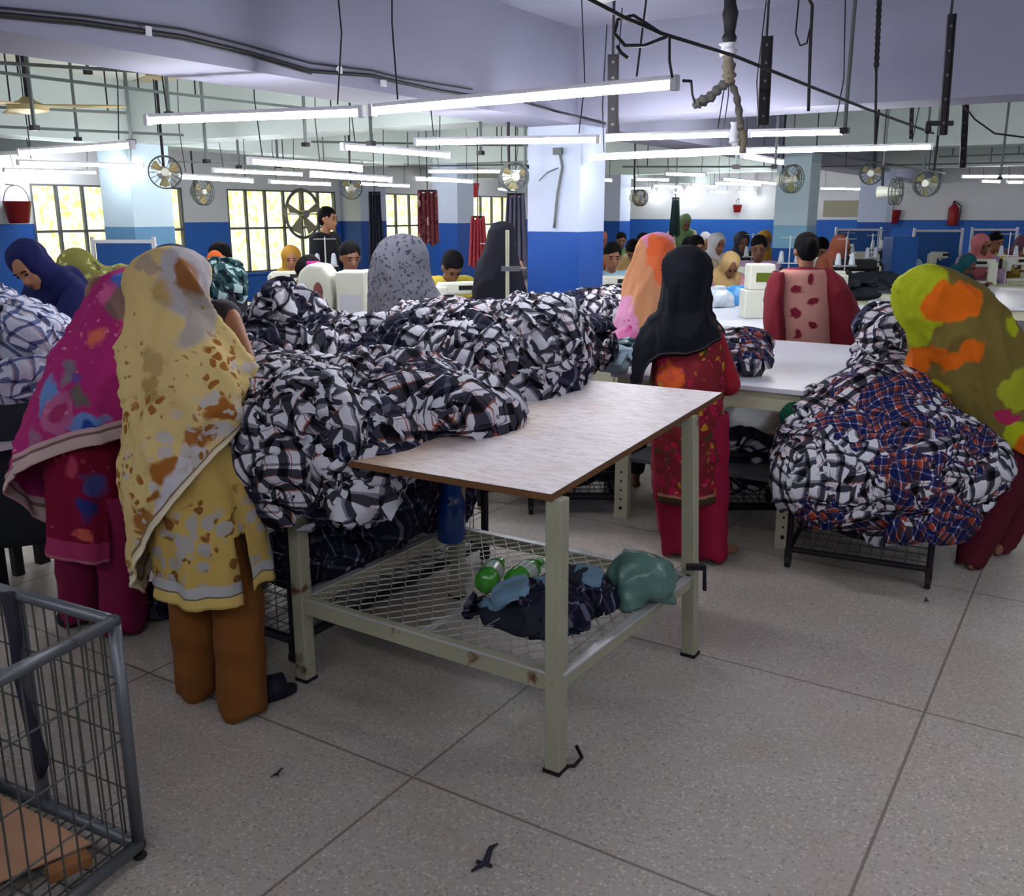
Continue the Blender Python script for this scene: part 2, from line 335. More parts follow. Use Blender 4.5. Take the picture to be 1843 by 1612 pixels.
# ---------------------------------------------------------------- the hall
def structure():
    def st(name, g, m, label=None, cat=None):
        o = g.obj(name, m); o['kind'] = 'structure'
        if label: o['label'] = label; o['category'] = cat
        return o
    X0, X1, Y0, Y1, ZC = -12.6, 6.0, -5.0, 23.0, 2.9
    st('floor', G().box(((X0+X1)/2, (Y0+Y1)/2, -0.05), (X1-X0, Y1-Y0, 0.1)), 'floor')
    st('ceiling', G().box(((X0+X1)/2, (Y0+Y1)/2, ZC+0.06), (X1-X0+.4, Y1-Y0+.4, 0.12)), 'ceiling')
    st('ceiling_near', G().box(((-3.5+X1)/2, (Y0+6.42)/2, ZC-.004), (X1+3.5, 6.42-Y0, 0.008)), 'ceiling_dim')  # thin sheet under the slab carrying the painted-in shade of this bay
    st('wall_right', G().box((X1+0.1, (Y0+Y1)/2, ZC/2), (0.2, Y1-Y0, ZC)), 'wall')
    st('wall_back', G().box(((X0+X1)/2, Y0-0.1, ZC/2), (X1-X0+.4, 0.2, ZC)), 'wall')
    st('wall_far', G().box(((X0+X1)/2, Y1+0.1, ZC/2), (X1-X0+.4, 0.2, ZC)), 'wall')
    # window wall: openings between y0,y1
    wins = [(7.65, 8.85), (9.35, 10.15), (11.05, 13.65), (14.6, 16.35), (18.1, 20.4)]
    zb, zt = 0.62, 2.0
    g = G(); y = Y0
    for a, b in wins+[(Y1, Y1)]:
        if a-y > 0.01: g.box((X0-0.1, (y+a)/2, ZC/2), (0.2, a-y, ZC))
        if b > a:
            g.box((X0-0.1, (a+b)/2, zb/2), (0.2, b-a, zb)); g.box((X0-0.1, (a+b)/2, (zt+ZC)/2), (0.2, b-a, ZC-zt))
        y = b
    st('wall_left', g, 'wall')
    M['pane'] = NT('frosted_yellow_glass', 0.3, 0.3).m
    t = M['pane'].node_tree; t.nodes.clear(); o = t.nodes.new('ShaderNodeOutputMaterial'); mx = t.nodes.new('ShaderNodeMixShader')
    tr = t.nodes.new('ShaderNodeBsdfTransparent'); tl = t.nodes.new('ShaderNodeBsdfTranslucent'); nn = t.nodes.new('ShaderNodeTexNoise'); cr = t.nodes.new('ShaderNodeValToRGB')
    nn.inputs['Scale'].default_value = 9; nn.inputs['Detail'].default_value = 4
    t.links.new(t.nodes.new('ShaderNodeTexCoord').outputs['Object'], nn.inputs['Vector']); t.links.new(nn.outputs[0], cr.inputs[0])
    cr.color_ramp.elements[0].position = 0.35; cr.color_ramp.elements[0].color = (*C((226, 222, 168)), 1); cr.color_ramp.elements[1].position = 0.62; cr.color_ramp.elements[1].color = (1, 1, 0.93, 1)
    t.links.new(cr.outputs[0], tl.inputs[0]); t.links.new(cr.outputs[0], tr.inputs[0]); mx.inputs[0].default_value = 0.45
    t.links.new(tr.outputs[0], mx.inputs[1]); t.links.new(tl.outputs[0], mx.inputs[2]); t.links.new(mx.outputs[0], o.inputs[0])
    M['frame'] = flat('grey_window_frame', (84, 92, 100), 0.5); M['dirtypane'] = flat('dusty_board', (150, 146, 128), 0.6)
    for i, (a, b) in enumerate(wins):
        wf = G()
        for yy in (a, b): wf.box((X0-0.04, yy, (zb+zt)/2), (0.08, 0.06, zt-zb))
        for zz in (zb, zt, 1.36): wf.box((X0-0.04, (a+b)/2, zz), (0.07, b-a, 0.05 if zz != 1.36 else 0.035))
        n = max(2, round((b-a)/0.42))
        for k in range(1, n): wf.box((X0-0.045, a+(b-a)*k/n, (zb+zt)/2), (0.05, 0.04, zt-zb))
        o = wf.obj('window_%d' % (i+1), 'frame'); o['kind'] = 'structure'
        gp = G().box((X0-0.07, (a+b)/2, (zb+zt)/2), (0.006, b-a, zt-zb)); p = gp.obj('window_pane', 'pane', o)
        gr = G()   # ornamental security grille outside
        for k in range(int((b-a)/0.13)):
            yy = a+0.065+k*0.13; gr.tube([(X0-0.12, yy, zb), (X0-0.12, yy, zt)], 0.006, 4)
            for zz in (0.85, 1.15, 1.55, 1.8):
                gr.tube([(X0-0.12, yy+0.03*math.cos(q*PI/4), zz+0.03*math.sin(q*PI/4)) for q in range(9)], 0.006, 4, False)
        for zz in (0.7, 1.0, 1.36, 1.68, 1.93): gr.tube([(X0-0.12, a, zz), (X0-0.12, b, zz)], 0.007, 4)
        gr.obj('window_grille', 'frame', o)
        s = G().box((X0+0.03, (a+b)/2, zb-0.02), (0.12, b-a+0.1, 0.04)).obj('window_sill', 'wall', o)
    # beams: wide dropped beams on a five metre grid
    def beam(nm, x0, x1, y0, y1, zb, m='beam'): st(nm, G().box(((x0+x1)/2, (y0+y1)/2, (zb+ZC)/2), (x1-x0, y1-y0, ZC-zb)), m)
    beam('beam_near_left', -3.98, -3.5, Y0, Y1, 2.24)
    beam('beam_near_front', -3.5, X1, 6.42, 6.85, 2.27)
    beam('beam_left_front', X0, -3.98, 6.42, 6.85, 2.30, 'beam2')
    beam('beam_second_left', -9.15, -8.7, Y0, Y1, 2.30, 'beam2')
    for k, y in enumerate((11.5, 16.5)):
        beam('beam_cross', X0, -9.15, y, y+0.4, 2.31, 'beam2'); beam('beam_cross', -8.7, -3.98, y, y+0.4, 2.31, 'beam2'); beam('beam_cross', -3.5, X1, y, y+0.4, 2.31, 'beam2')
    # pillars
    def pil(x, y, w, d, m, h=2.24): st('pillar', G().box((x, y, h/2), (w, d, h)), m)
    pil(-3.70, 6.62, 0.46, 0.40, 'pillar'); pil(-8.92, 6.60, 0.5, 0.5, 'pillar3', 2.3)
    pil(-3.38, 11.75, 0.40, 0.42, 'pillar2', 2.31); pil(-8.50, 11.75, 0.46, 0.42, 'pillar', 2.31)
    pil(-8.3, 16.7, 0.5, 0.45, 'pillar', 2.31); pil(-3.5, 16.7, 0.45, 0.45, 'pillar', 2.31)
    pil(-12.35, 14.15, 0.5, 0.75, 'pillar', 2.31); pil(1.7, 6.62, 0.46, 0.46, 'pillar')
    # boarded panel high on the far wall, and skirting
    st('trim_1', G().box((-5.2, Y1-0.02, 1.72), (1.55, 0.04, 0.36)), 'dirtypane')
    st('baseboard_far', G().box((-3, Y1-0.015, 0.06), (18, 0.03, 0.12)), 'frame')
    st('baseboard_left', G().box((X0+0.015, 9, 0.06), (0.03, 27.5, 0.12)), 'frame')

# ---------------------------------------------------------------- tube lamps
HANG = {}
def tube_lamp(a, b, where, group, drop=None, wires=True, reflector=True):
    """one 1.2 m lamp between world points a and b"""
    a = Vector(a); b = Vector(b); mid = (a+b)/2; d = (b-a); L = d.length; rz = math.atan2(d.y, d.x)
    r = root('tube_light', where, 'tube light', mid, rz, group)
    tilt = math.asin(max(-1, min(1, d.z/L)))
    r.rotation_euler = (0, -tilt, rz)
    h = L/2
    key = round(L, 1)
    if key not in HANG:
        g = G().box((0, 0, 0.024), (L, 0.024, 0.016)); me1 = g.mesh('housing', 'batten')
        g = G().tube([(-h+.03, 0, 0), (h-.03, 0, 0)], 0.0145, 10); me2 = g.mesh('tube', 'tube', True)
        me3, me4 = [G().box((sx*(h-.012), 0, 0.006), (0.022, 0.034, 0.05)).mesh('tube_socket', 'batten') for sx in (-1, 1)]
        HANG[key] = (me1, me2, me3, me4)
    for nm, me in zip(('housing', 'lit_tube', 'tube_socket', 'tube_socket'), HANG[key]):
        o = bpy.data.objects.new(nm, me); COL.objects.link(o); o.parent = r
    if wires:
        ceil = 2.9
        for sx in (-1, 1):
            g = G(); x = sx*h*0.78; z = (ceil-mid.z); g.tube([(x, 0, 0.04), (x+0.03*sx, 0.01, z*0.4), (x, 0, z)], 0.004, 5)
            o = g.obj('hanging_wire', 'cable', r)
    return r
def px_lamp(p0, p1, z0, where, group='hanging tube lights', L=1.2, wires=True):
    """lamp seen from p0 to p1; z solved so the lamp has its real length"""
    z = z0
    for _ in range(30 if L else 0):
        q = (fl(*p0, z)-fl(*p1, z)).length
        if q < 1e-6: break
        z = EYE + (z-EYE)*L/q
    return tube_lamp(fl(*p0, z), fl(*p1, z), where, group, wires=wires)
def lamps():
    T = [((262, 218), (655, 203), 'lit tube light slung low under the beam above the yellow shawl', 1.2),
         ((667, 201), (1220, 152), 'long lit tube light ending beside the frayed cloth rope', 1.5),
         ((745, 257), (1080, 252), 'lit tube light crossing in front of the white pillar', 1.2),
         ((1090, 250), (1318, 242), 'middle lit tube of the row right of the pillar', 0.85),
         ((1346, 242), (1522, 238), 'short lit tube at the right end of the pillar row', 0.6),
         ((1060, 285), (1330, 273), 'lit tube light starting at the white pillar edge, lower row', 1.2),
         ((1340, 273), (1680, 265), 'lit tube light running right above the seated workers, lower row', 1.4),
         ((1335, 281), (1408, 293), 'short looking lit tube pointing away beside the second pillar', 1.2),
         ((615, 265), (810, 281), 'lit tube light sloping down between the beam and the pillar', 1.2),
         ((35, 276), (240, 262), 'upper lit tube light over the barred window at left', 1.3),
         ((30, 293), (260, 300), 'middle lit tube light over the barred window at left', 1.2),
         ((5, 306), (175, 311), 'lowest lit tube light over the barred window at left', 1.2),
         ((447, 291), (650, 305), 'bright tube light over the middle windows, topmost of four', 1.2),
         ((383, 307), (545, 314), 'tube light over the middle windows, second from top', 1.2),
         ((318, 318), (455, 326), 'tube light before the wall fan, lowest at the middle windows', 1.2),
         ((484, 327), (595, 332), 'small far tube light above the barred middle window', 1.2),
         ((560, 315), (705, 324), 'tube light left of the far wall fan', 1.2),
         ((645, 331), (737, 335), 'small far tube light over the curtained window', 1.2),
         ((745, 322), (850, 327), 'far tube light left of the red wall bucket', 1.2),
         ((770, 309), (948, 309), 'far tube light partly behind the white pillar', 1.2),
         ((1730, 318), (1860, 318), 'tube light cut by the frame over the yellow-clad worker', 1.2)]
    for p0, p1, lab, L in T: px_lamp(p0, p1, 2.05, lab, L=L)
    far = [((1195, 313), (1270, 315)), ((1142, 323), (1205, 324)), ((1300, 322), (1398, 331)), ((1175, 335), (1225, 337)), ((1245, 333), (1290, 336)),
           ((1120, 339), (1172, 339)), ((1285, 330), (1370, 333)), ((1170, 348), (1200, 349)), ((1210, 346), (1245, 349)), ((1275, 345), (1312, 346)), ((1328, 345), (1360, 346)),
           ((1475, 339), (1575, 341)), ((1070, 323), (1100, 325)), ((1765, 326), (1800, 327)), ((1812, 328), (1843, 328)), ((895, 340), (925, 343))]
    ordn = 'first second third fourth fifth sixth seventh eighth ninth tenth eleventh twelfth thirteenth fourteenth fifteenth sixteenth'.split()
    for i, (p0, p1) in enumerate(sorted(far)): px_lamp(p0, p1, 2.10, 'small distant lit tube light, '+ordn[i]+' from the left of the far ones', 'distant tube lights', L=None)
    # unseen lamps; near bay ones added to brighten the foreground floor
    for x, y in ((-2.2, -1.2), (-.9, -.5), (.6, -.7), (1.3, .9), (2.8, 1.4), (2.6, -2.6)):
            tube_lamp((x-.6, y, 2.35), (x+.6, y, 2.35), 'lit tube light added out of view to brighten the near floor', 'added tube lights of the near bay')
    for x, y in ((-5.6, 1.2), (-5.4, -1.2), (-7.4, 2.0)): tube_lamp((x-.6, y, 2.1), (x+.6, y, 2.1), 'lit tube light added beyond the left edge to brighten the floor', 'added tube lights of the left bay')  # added outside the view to lift the lower left floor
    for x in (0.6, 3.2):
        for y in (3.2, 8.0, 12, 17): tube_lamp((x-.6, y, 2.2), (x+.6, y, 2.2), 'lit tube light in the bays beyond the right edge', 'tube lights of the right bays')
# ---------------------------------------------------------------- people
def V3(*a): return Vector(a)
def ik(a, b, l1, l2, hint):
    d = b-a; L = min(d.length, (l1+l2)*0.985)
    if d.length > 1e-6: b = a+d.normalized()*L
    x = (l1*l1-l2*l2+L*L)/(2*L); h = math.sqrt(max(0, l1*l1-x*x)); u = (b-a).normalized()
    p = hint-u*hint.dot(u); p = p.normalized() if p.length > 1e-6 else V3(0, 0, -1)
    return a+u*x+p*h, b
def joints(pose='stand', h=1.55, bend=0.0, head=0.0, turn=0.0, hands=None):
    s = h/1.6; J = {}; hz = 0.88*s if pose == 'stand' else 0.50
    hip = V3(0, 0, hz); R = Matrix.Rotation(-bend, 3, 'X')
    up = lambda x, y, z: hip + R @ V3(x*s, y*s, z*s)
    J['s'] = s; J['hip'] = hip; J['waist'] = up(0, 0.01, 0.16); J['chest'] = up(0, 0.01, 0.33); J['neck'] = up(0, -0.005, 0.49)
    Rh = R @ Matrix.Rotation(-head, 3, 'X') @ Matrix.Rotation(turn, 3, 'Z')
    J['head'] = J['neck'] + Rh @ V3(0, 0.035*s, 0.155*s); J['Rh'] = Rh; J['R'] = R
    for i, sx in enumerate((-1, 1)):
        sh = up(sx*0.165, 0, 0.44); J['sh%d' % i] = sh
        tgt = V3(*hands[i]) if hands else V3(sx*0.25*s, 0.06, hz-0.08)
        el, wr = ik(sh, tgt, 0.265*s, 0.235*s, V3(sx*0.5, -0.3, -0.8)); J['el%d' % i] = el; J['wr%d' % i] = wr
        J['hp%d' % i] = hip+V3(sx*0.085*s, 0, -0.02)
        if pose == 'stand': J['kn%d' % i] = V3(sx*0.095*s, 0.02, 0.46*s); J['an%d' % i] = V3(sx*0.10*s, -0.02, 0.075*s); J['fd%d' % i] = V3(sx*0.12, 0.98, 0).normalized()
        else: J['kn%d' % i] = V3(sx*0.12, 0.40*s, 0.50); J['an%d' % i] = V3(sx*0.12, 0.36*s, 0.08); J['fd%d' % i] = V3(0, 1, 0)
    return J
def hand(g, ex, wr, el, s, fwd=None, sx=1):
    d = (wr-el).normalized() if fwd is None else fwd; side = d.cross(V3(0, 0, 1)); side = side.normalized() if side.length > 0.1 else V3(1, 0, 0)
    pc = wr+d*0.045*s; g.cap(wr, wr+d*0.07*s, 0.024*s, 0.03*s); g.cap(wr+d*.04*s-side*.015*s, wr+d*.07*s+side*.015*s, .026*s, .024*s)
    dn = side.cross(d); dn = dn if dn.z < 0 else -dn
    for k, ln in enumerate((0.058, 0.068, 0.064, 0.05)):
        b = wr+d*0.085*s+side*(k-1.5)*0.019*s*sx; c = b+(d*0.9+dn*0.35)*ln*0.5*s; e = c+(d*0.6+dn*0.75)*ln*0.55*s
        ex.tube([b-d*.02*s, b, c, e], [0.009*s, 0.0088*s, 0.0082*s, 0.006*s], 6)
    b = wr+d*0.03*s-side*0.026*s*sx; ex.tube([b, b-side*0.028*s*sx+d*0.03*s, b-side*0.03*s*sx+d*0.06*s+dn*.01], [0.012*s, 0.0105*s, 0.0075*s], 6)
def body_mesh(J, vox=0.014, hands=True):
    g = G(); ex = G(); s = J['s']; Rh = J['Rh']; H = J['head']
    hl = lambda x, y, z: H + Rh @ V3(x*s, y*s, z*s)
    g.ell(H+Rh @ V3(0, -0.012*s, 0.025*s), (0.074*s, 0.092*s, 0.085*s), 14, 10, Rh); g.ell(hl(0, 0.022, -0.035), (0.058*s, 0.066*s, 0.075*s), 12, 8, Rh)
    g.cap(hl(0, 0.07, -0.088), hl(0, 0.055, -0.08), 0.022*s, 0.026*s); g.cap(hl(0, 0.08, 0.012), hl(0, 0.104, -0.03), 0.010*s, 0.015*s, 8)   # chin, nose
    g.cap(hl(-0.03, 0.072, 0.026), hl(0.03, 0.072, 0.026), 0.016*s, 0.016*s); g.cap(hl(-0.018, 0.079, -0.058), hl(0.018, 0.079, -0.058), 0.011*s, 0.011*s)
    for sx in (-1, 1): g.ell(hl(sx*0.076, -0.005, -0.01), (0.010*s, 0.019*s, 0.03*s), 8, 6, Rh)
    g.cap(J['neck']-V3(0, 0, .02), H+Rh @ V3(0, -0.02*s, -0.07*s), 0.05*s, 0.047*s)
    g.cap(J['hp0'], J['hp1'], 0.105*s, 0.105*s); g.cap(J['hip'], J['waist'], 0.12*s, 0.10*s); g.cap(J['waist'], J['chest'], 0.105*s, 0.12*s)
    g.cap(J['chest'], J['neck']-V3(0, 0, .03), 0.115*s, 0.06*s); g.cap(J['sh0'], J['sh1'], 0.055*s, 0.055*s)
    for i, sx in enumerate((-1, 1)):
        k = str(i); g.cap(J['sh'+k], J['el'+k], 0.05*s, 0.036*s); g.cap(J['el'+k], J['wr'+k], 0.037*s, 0.024*s)
        if hands: hand(g, ex, J['wr'+k], J['el'+k], s, J.get('hd'+k), sx)
        g.cap(J['hp'+k], J['kn'+k], 0.085*s, 0.052*s); g.cap(J['kn'+k], J['an'+k], 0.053*s, 0.034*s)
        a = J['an'+k]; f = J['fd'+k]; z0 = max(0.03, a.z-0.045)
        g.cap(V3(a.x, a.y, z0)-f*0.03*s, V3(a.x, a.y, z0-.004)+f*0.10*s, 0.032*s, 0.03*s); g.cap(V3(a.x, a.y, z0-.006)+f*0.10*s, V3(a.x, a.y, z0-0.012)+f*0.155*s, 0.031*s, 0.02*s)
    return remesh(g, vox, 2, ex)
def tunic_mesh(J, vox=0.018, ease=0.022, sleeve=1.0, skirt=True, seed=0):
    g = G(); s = J['s']; e = ease
    g.cap(J['hp0'], J['hp1'], 0.115*s+e, 0.115*s+e); g.cap(J['hip'], J['waist'], 0.13*s+e, 0.112*s+e); g.cap(J['waist'], J['chest'], 0.115*s+e, 0.125*s+e)
    g.cap(J['chest'], J['neck']-V3(0, 0, .05), 0.12*s+e, 0.045*s+e); g.cap(J['sh0'], J['sh1'], 0.058*s+e*.6, 0.058*s+e*.6)
    for k in '01':
        g.cap(J['sh'+k], J['el'+k], 0.055*s+e*.6, 0.045*s+e*.6)
        if sleeve > 0.5: q = J['el'+k].lerp(J['wr'+k], 0.85); g.cap(J['el'+k], q, 0.045*s+e*.6, 0.036*s+e*.4)
    if J['kn0'].z > J['hip'].z-0.1:   # seated: cloth over the lap
        if skirt:
            for k in '01': g.cap(J['hp'+k], J['kn'+k], 0.10*s+e, 0.075*s+e)
            g.cap(J['kn0'], J['kn1'], 0.07*s+e, 0.07*s+e); g.cap((J['kn0']+J['kn1'])/2, (J['kn0']+J['kn1'])/2-V3(0, 0, .2), 0.09+e, 0.07+e)
    elif skirt:
        c = J['hip']; R = []
        for i in range(9):
            t = i/8; z = c.z+0.06-t*(c.z+0.06-0.42*s); r = (0.155+0.06*t)*s
            R.append([V3(c.x+r*1.08*math.cos(a)*(1+0.05*t*math.sin(7*a)), c.y+r*0.85*math.sin(a)*(1+0.05*t*math.sin(7*a)), z) for a in [2*PI*q/24 for q in range(24)]])
        g.rings(R)
    def fold(p, n): return 0.009*ridge((p.x*1.0, p.y*1.0, p.z*0.6), 9, seed)-0.004
    return remesh(g, vox, 2, None, fold)
def trouser_mesh(J, vox=0.02, seed=1):
    g = G(); s = J['s']
    g.cap(J['hp0'], J['hp1'], 0.115*s, 0.115*s)
    for k in '01':
        g.cap(J['hp'+k], J['kn'+k], 0.105*s, 0.085*s); a = J['an'+k]; g.cap(J['kn'+k], V3(a.x, a.y, a.z+0.06), 0.085*s, 0.062*s)
    return remesh(g, vox, 2, None, lambda p, n: 0.007*ridge((p.x, p.y, p.z*0.6), 10, seed))
def scarf_mesh(J, vox=0.016, drop=0.22, seed=2, back=True):
    g = G(); s = J['s']; H = J['head']; Rh = J['Rh']
    hl = lambda x, y, z: H+Rh @ V3(x*s, y*s, z*s)
    g.ell(hl(0, -0.034, 0.022), (0.096*s, 0.104*s, 0.104*s), 16, 10, Rh); g.ell(hl(0, -0.028, -0.05), (0.088*s, 0.09*s, 0.10*s), 14, 8, Rh)
    g.cap(hl(0, -0.025, -0.08), J['neck']-V3(0, 0, .01), 0.085*s, 0.10*s); g.cap(J['sh0']*.75+J['sh1']*.25, J['sh1']*.75+J['sh0']*.25, 0.10*s, 0.10*s); g.cap(J['neck']-V3(0, 0, .02), J['chest'], 0.12*s, 0.16*s)
    if back: b = J['neck']+J['R'] @ V3(0, -0.07*s, -0.05*s); g.cap(b, J['chest']+J['R'] @ V3(0, -0.09*s, -drop*s), 0.10*s, 0.11*s)
    return remesh(g, vox, 3, None, lambda p, n: 0.008*ridge((p.x*1.2, p.y, p.z*0.5), 11, seed))
def hair_mesh(J, vox=0.012, bun=False, long=False):
    g = G(); s = J['s']; H = J['head']; Rh = J['Rh']; hl = lambda x, y, z: H+Rh @ V3(x*s, y*s, z*s)
    g.ell(hl(0, -0.024, 0.040), (0.082*s, 0.096*s, 0.086*s), 14, 9, Rh); g.ell(hl(0, -0.052, -0.005), (0.074*s, 0.062*s, 0.08*s), 12, 8, Rh)
    if bun: g.ell(hl(0, -0.11, 0.02), 0.042*s, 10, 8)
    if long: g.cap(hl(0, -0.07, -0.02), J['neck']+J['R'] @ V3(0, -0.09, -0.15), 0.06*s, 0.035*s)
    return remesh(g, vox, 1, None, lambda p, n: 0.004*ridge((p.x, p.y, p.z*0.4), 30, 3))
def face_bits(J, par):
    s = J['s']; H = J['head']; Rh = J['Rh']
    for sx in (-1, 1):
        g = G(); g.ell(H+Rh @ V3(sx*0.028*s, 0.081*s, 0.006*s), (0.012*s, 0.007*s, 0.0065*s), 8, 6, Rh); g.obj('eye', 'eye', par, True)
        g = G(); g.tube([H+Rh @ V3(sx*0.012*s, 0.088*s, 0.028*s), H+Rh @ V3(sx*0.03*s, 0.088*s, 0.032*s), H+Rh @ V3(sx*0.044*s, 0.078*s, 0.024*s)], 0.0035*s, 5); g.obj('eyebrow', 'hair', par, True)
    g = G(); g.ell(H+Rh @ V3(0, 0.09*s, -0.058*s), (0.021*s, 0.006*s, 0.007*s), 8, 6, Rh); g.obj('mouth', 'lips', par, True)
PROTO = {}
def person(loc, rz, label, pose='sit', cover='hair', top='shirt', legs='cloth_dark', cloth=None, skin='skin', h=1.55, group=None, scale=1.0, sleeve=1.0, **kw):
    """a finished figure; meshes of one pose are shared, materials belong to the object"""
    key = (pose, cover, sleeve, tuple(sorted(kw.items())))
    if key not in PROTO:
        P = dict(sit=dict(pose='sit', bend=0.30, head=0.45, hands=((-0.13, 0.44, 0.80), (0.13, 0.46, 0.80))),
                 situp=dict(pose='sit', bend=0.10, head=0.18, hands=((-0.15, 0.40, 0.78), (0.12, 0.42, 0.78))),
                 sitturn=dict(pose='sit', bend=0.2, head=0.2, turn=0.6, hands=((-0.17, 0.36, 0.78), (0.16, 0.40, 0.80))),
                 stand=dict(pose='stand', bend=0.22, head=0.35, hands=((-0.16, 0.36, 0.90), (0.16, 0.38, 0.92))),
                 upright=dict(pose='stand', bend=0.03, head=0.1, hands=((-0.2, 0.22, 0.88), (0.22, 0.1, 0.80))))[pose]
        P.update(kw); J = joints(h=h, **P); big = 0.02
        ms = [('body', body_mesh(J, 0.016).mesh('body', 'skin', True)), ('shirt', tunic_mesh(J, big, sleeve=sleeve, skirt=(cover != 'short')).mesh('shirt', 'skin', True)),
              ('trousers', trouser_mesh(J, 0.024).mesh('trousers', 'skin', True))]
        if cover == 'scarf': ms.append(('headscarf', scarf_mesh(J, 0.018).mesh('headscarf', 'skin', True)))
        else: ms.append(('hair', hair_mesh(J, long=(cover == 'long')).mesh('hair', 'hair', True)))
        PROTO[key] = (J, ms)
    J, ms = PROTO[key]
    r = root('person', label, 'person', loc, rz, group); r.scale = (scale,)*3
    for nm, me in ms:
        o = bpy.data.objects.new(nm, me); COL.objects.link(o); o.parent = r
        mm = {'body': skin, 'shirt': top, 'trousers': legs, 'headscarf': cloth or top, 'hair': 'hair'}[nm]
        o.material_slots[0].link = 'OBJECT'; o.material_slots[0].material = M[mm] if isinstance(mm, str) else mm
    if key+('f',) not in PROTO:
        tmp = bpy.data.objects.new('t', None); COL.objects.link(tmp); face_bits(J, tmp); PROTO[key+('f',)] = [(c.name.split('.')[0], c.data) for c in tmp.children]
        for c in list(tmp.children): bpy.data.objects.remove(c)
        bpy.data.objects.remove(tmp)
    for nm, me in PROTO[key+('f',)]:
        o = bpy.data.objects.new(nm, me); COL.objects.link(o); o.parent = r
    return r

# cloth hung on a figure: horizontal outlines given where they stand, real depth, folds and thickness
def drape(rings, D, dep, dc=None, ends=None, nth=80, nt=64, amp=0.05, k=9, seed=0, wr=0.010, slit=None, gap=None, uvscale=None, top=None):
    r = np.array([(q[0], q[1], q[2]) for q in rings], float)
    zs = np.array([pt((a+b)/2, py, D).z for py, a, b in r]); order = np.argsort(zs)
    def itp(tab, z): t = np.array(tab, float); zz = np.array([pt(CX, a, D).z for a in t[:, 0]]); o = np.argsort(zz); return float(np.interp(z, zz[o], t[o, 1]))
    def at(z):
        cx = np.interp(z, zs[order], (r[order, 1]+r[order, 2])/2); hw = np.interp(z, zs[order], (r[order, 2]-r[order, 1])/2)
        py = float(np.interp(z, zs[order], r[order, 0])); p = pt(cx, py, D); e = (pt(cx+hw, py, D)-p).length
        return p, e, itp(dep, z), (itp(dc, z) if dc else 0.0)
    ztop = zs.max(); zlow = zs.min(); g = G(); idx = {}
    if ends:
        ea = np.array([e[0] for e in ends], float); ep = np.array([e[1] for e in ends], float)
        ea = np.concatenate([ea, ea[:1]+360]); ep = np.concatenate([ep, ep[:1]])
    vs = []; uvs = []
    for j in range(nth):
        th = 2*PI*j/nth; deg = j*360/nth
        if ends:
            py = float(np.interp((deg-ea[0]) % 360+ea[0], ea, ep)); z = zlow
            p, e, d, c = at(zlow)
            for _ in range(4):
                ze = pt(CX, py, D-math.sin(th)*d+c).z; p, e, d, c = at(ze)
        else: ze = zlow
        for i in range(nt+1):
            t = i/nt; z = ztop+(ze-ztop)*(t**1.15 if top is None else t)
            p, e, d, c = at(z); grow = min(1, t*1.3)
            f = amp*grow*(0.6*math.sin(k*th+1.7*seed+2.2*t)+0.4*math.sin((k*2-3)*th+seed*5+3*t))
            q = p+RT*(e*(1+f)*math.cos(th))+FH*(c-d*(1+f)*math.sin(th))
            n_ = RT*math.cos(th)-FH*math.sin(th)
            m = min(1, t*6)
            q += n_*(wr*1.5*m*(ridge((q.x*1.0, q.y*1.0, q.z*0.4+q.x*.3), 7, seed)**3)+wr*.3*m*ridge((q.x, q.y+q.z*.5, q.z*0.7), 17, seed+5)-wr*.6*m)
            vs.append(V3(q.x, q.y, z)); uvs.append((th/(2*PI), t))
    fs = []
    for j in range(nth):
        j2 = (j+1) % nth; deg = j*360/nth
        for i in range(nt):
            if slit and any((a <= deg <= b) and vs[j*(nt+1)+i].z < pt(CX, s0, D).z for a, b, s0 in slit): continue
            if gap and any((a <= deg <= b) and pt(CX, y1, D).z < vs[j*(nt+1)+i].z < pt(CX, y0, D).z for a, b, y0, y1 in gap): continue
            fs.append((j*(nt+1)+i, j*(nt+1)+i+1, j2*(nt+1)+i+1, j2*(nt+1)+i))
    g.add(vs, fs, uvs); return g
def dobj(g, name, m, par, thick=0.005):
    o = g.obj(name, m, par, True)
    if thick: md = o.modifiers.new('thickness', 'SOLIDIFY'); md.thickness = thick; md.offset = -1
    return o
def pose_px(D, head, neck, hip, sh, hands, knees, ankles, fd, s, lean=None, headrot=0.2, rz=YAW):
    """joints from where the figure's own joints stand; each entry (px, py, dD)"""
    P = lambda q: pt(q[0], q[1], D+(q[2] if len(q) > 2 else 0))
    J = {'s': s, 'head': P(head), 'neck': P(neck), 'hip': P(hip)}
    J['waist'] = J['hip'].lerp(J['neck'], 0.33); J['chest'] = J['hip'].lerp(J['neck'], 0.68)
    J['R'] = Matrix.Rotation(rz, 3, 'Z'); J['Rh'] = Matrix.Rotation(rz, 3, 'Z') @ Matrix.Rotation(-headrot, 3, 'X')
    ax = Matrix.Rotation(rz, 3, 'Z') @ V3(1, 0, 0)
    for i, sx in enumerate((-1, 1)):
        k = str(i); J['sh'+k] = P(sh[i]); J['el'+k], J['wr'+k] = ik(P(sh[i]), P(hands[i]), 0.265*s, 0.235*s, ax*sx*0.4+V3(0, 0, -1))
        J['hp'+k] = J['hip']+ax*sx*0.08*s; J['kn'+k] = P(knees[i]); a = fl(ankles[i][0], ankles[i][1]); J['an'+k] = V3(a.x, a.y, 0.075); 
        J['fd'+k] = (Matrix.Rotation(rz, 3, 'Z') @ V3(*fd[i], 0)).normalized()
    return J
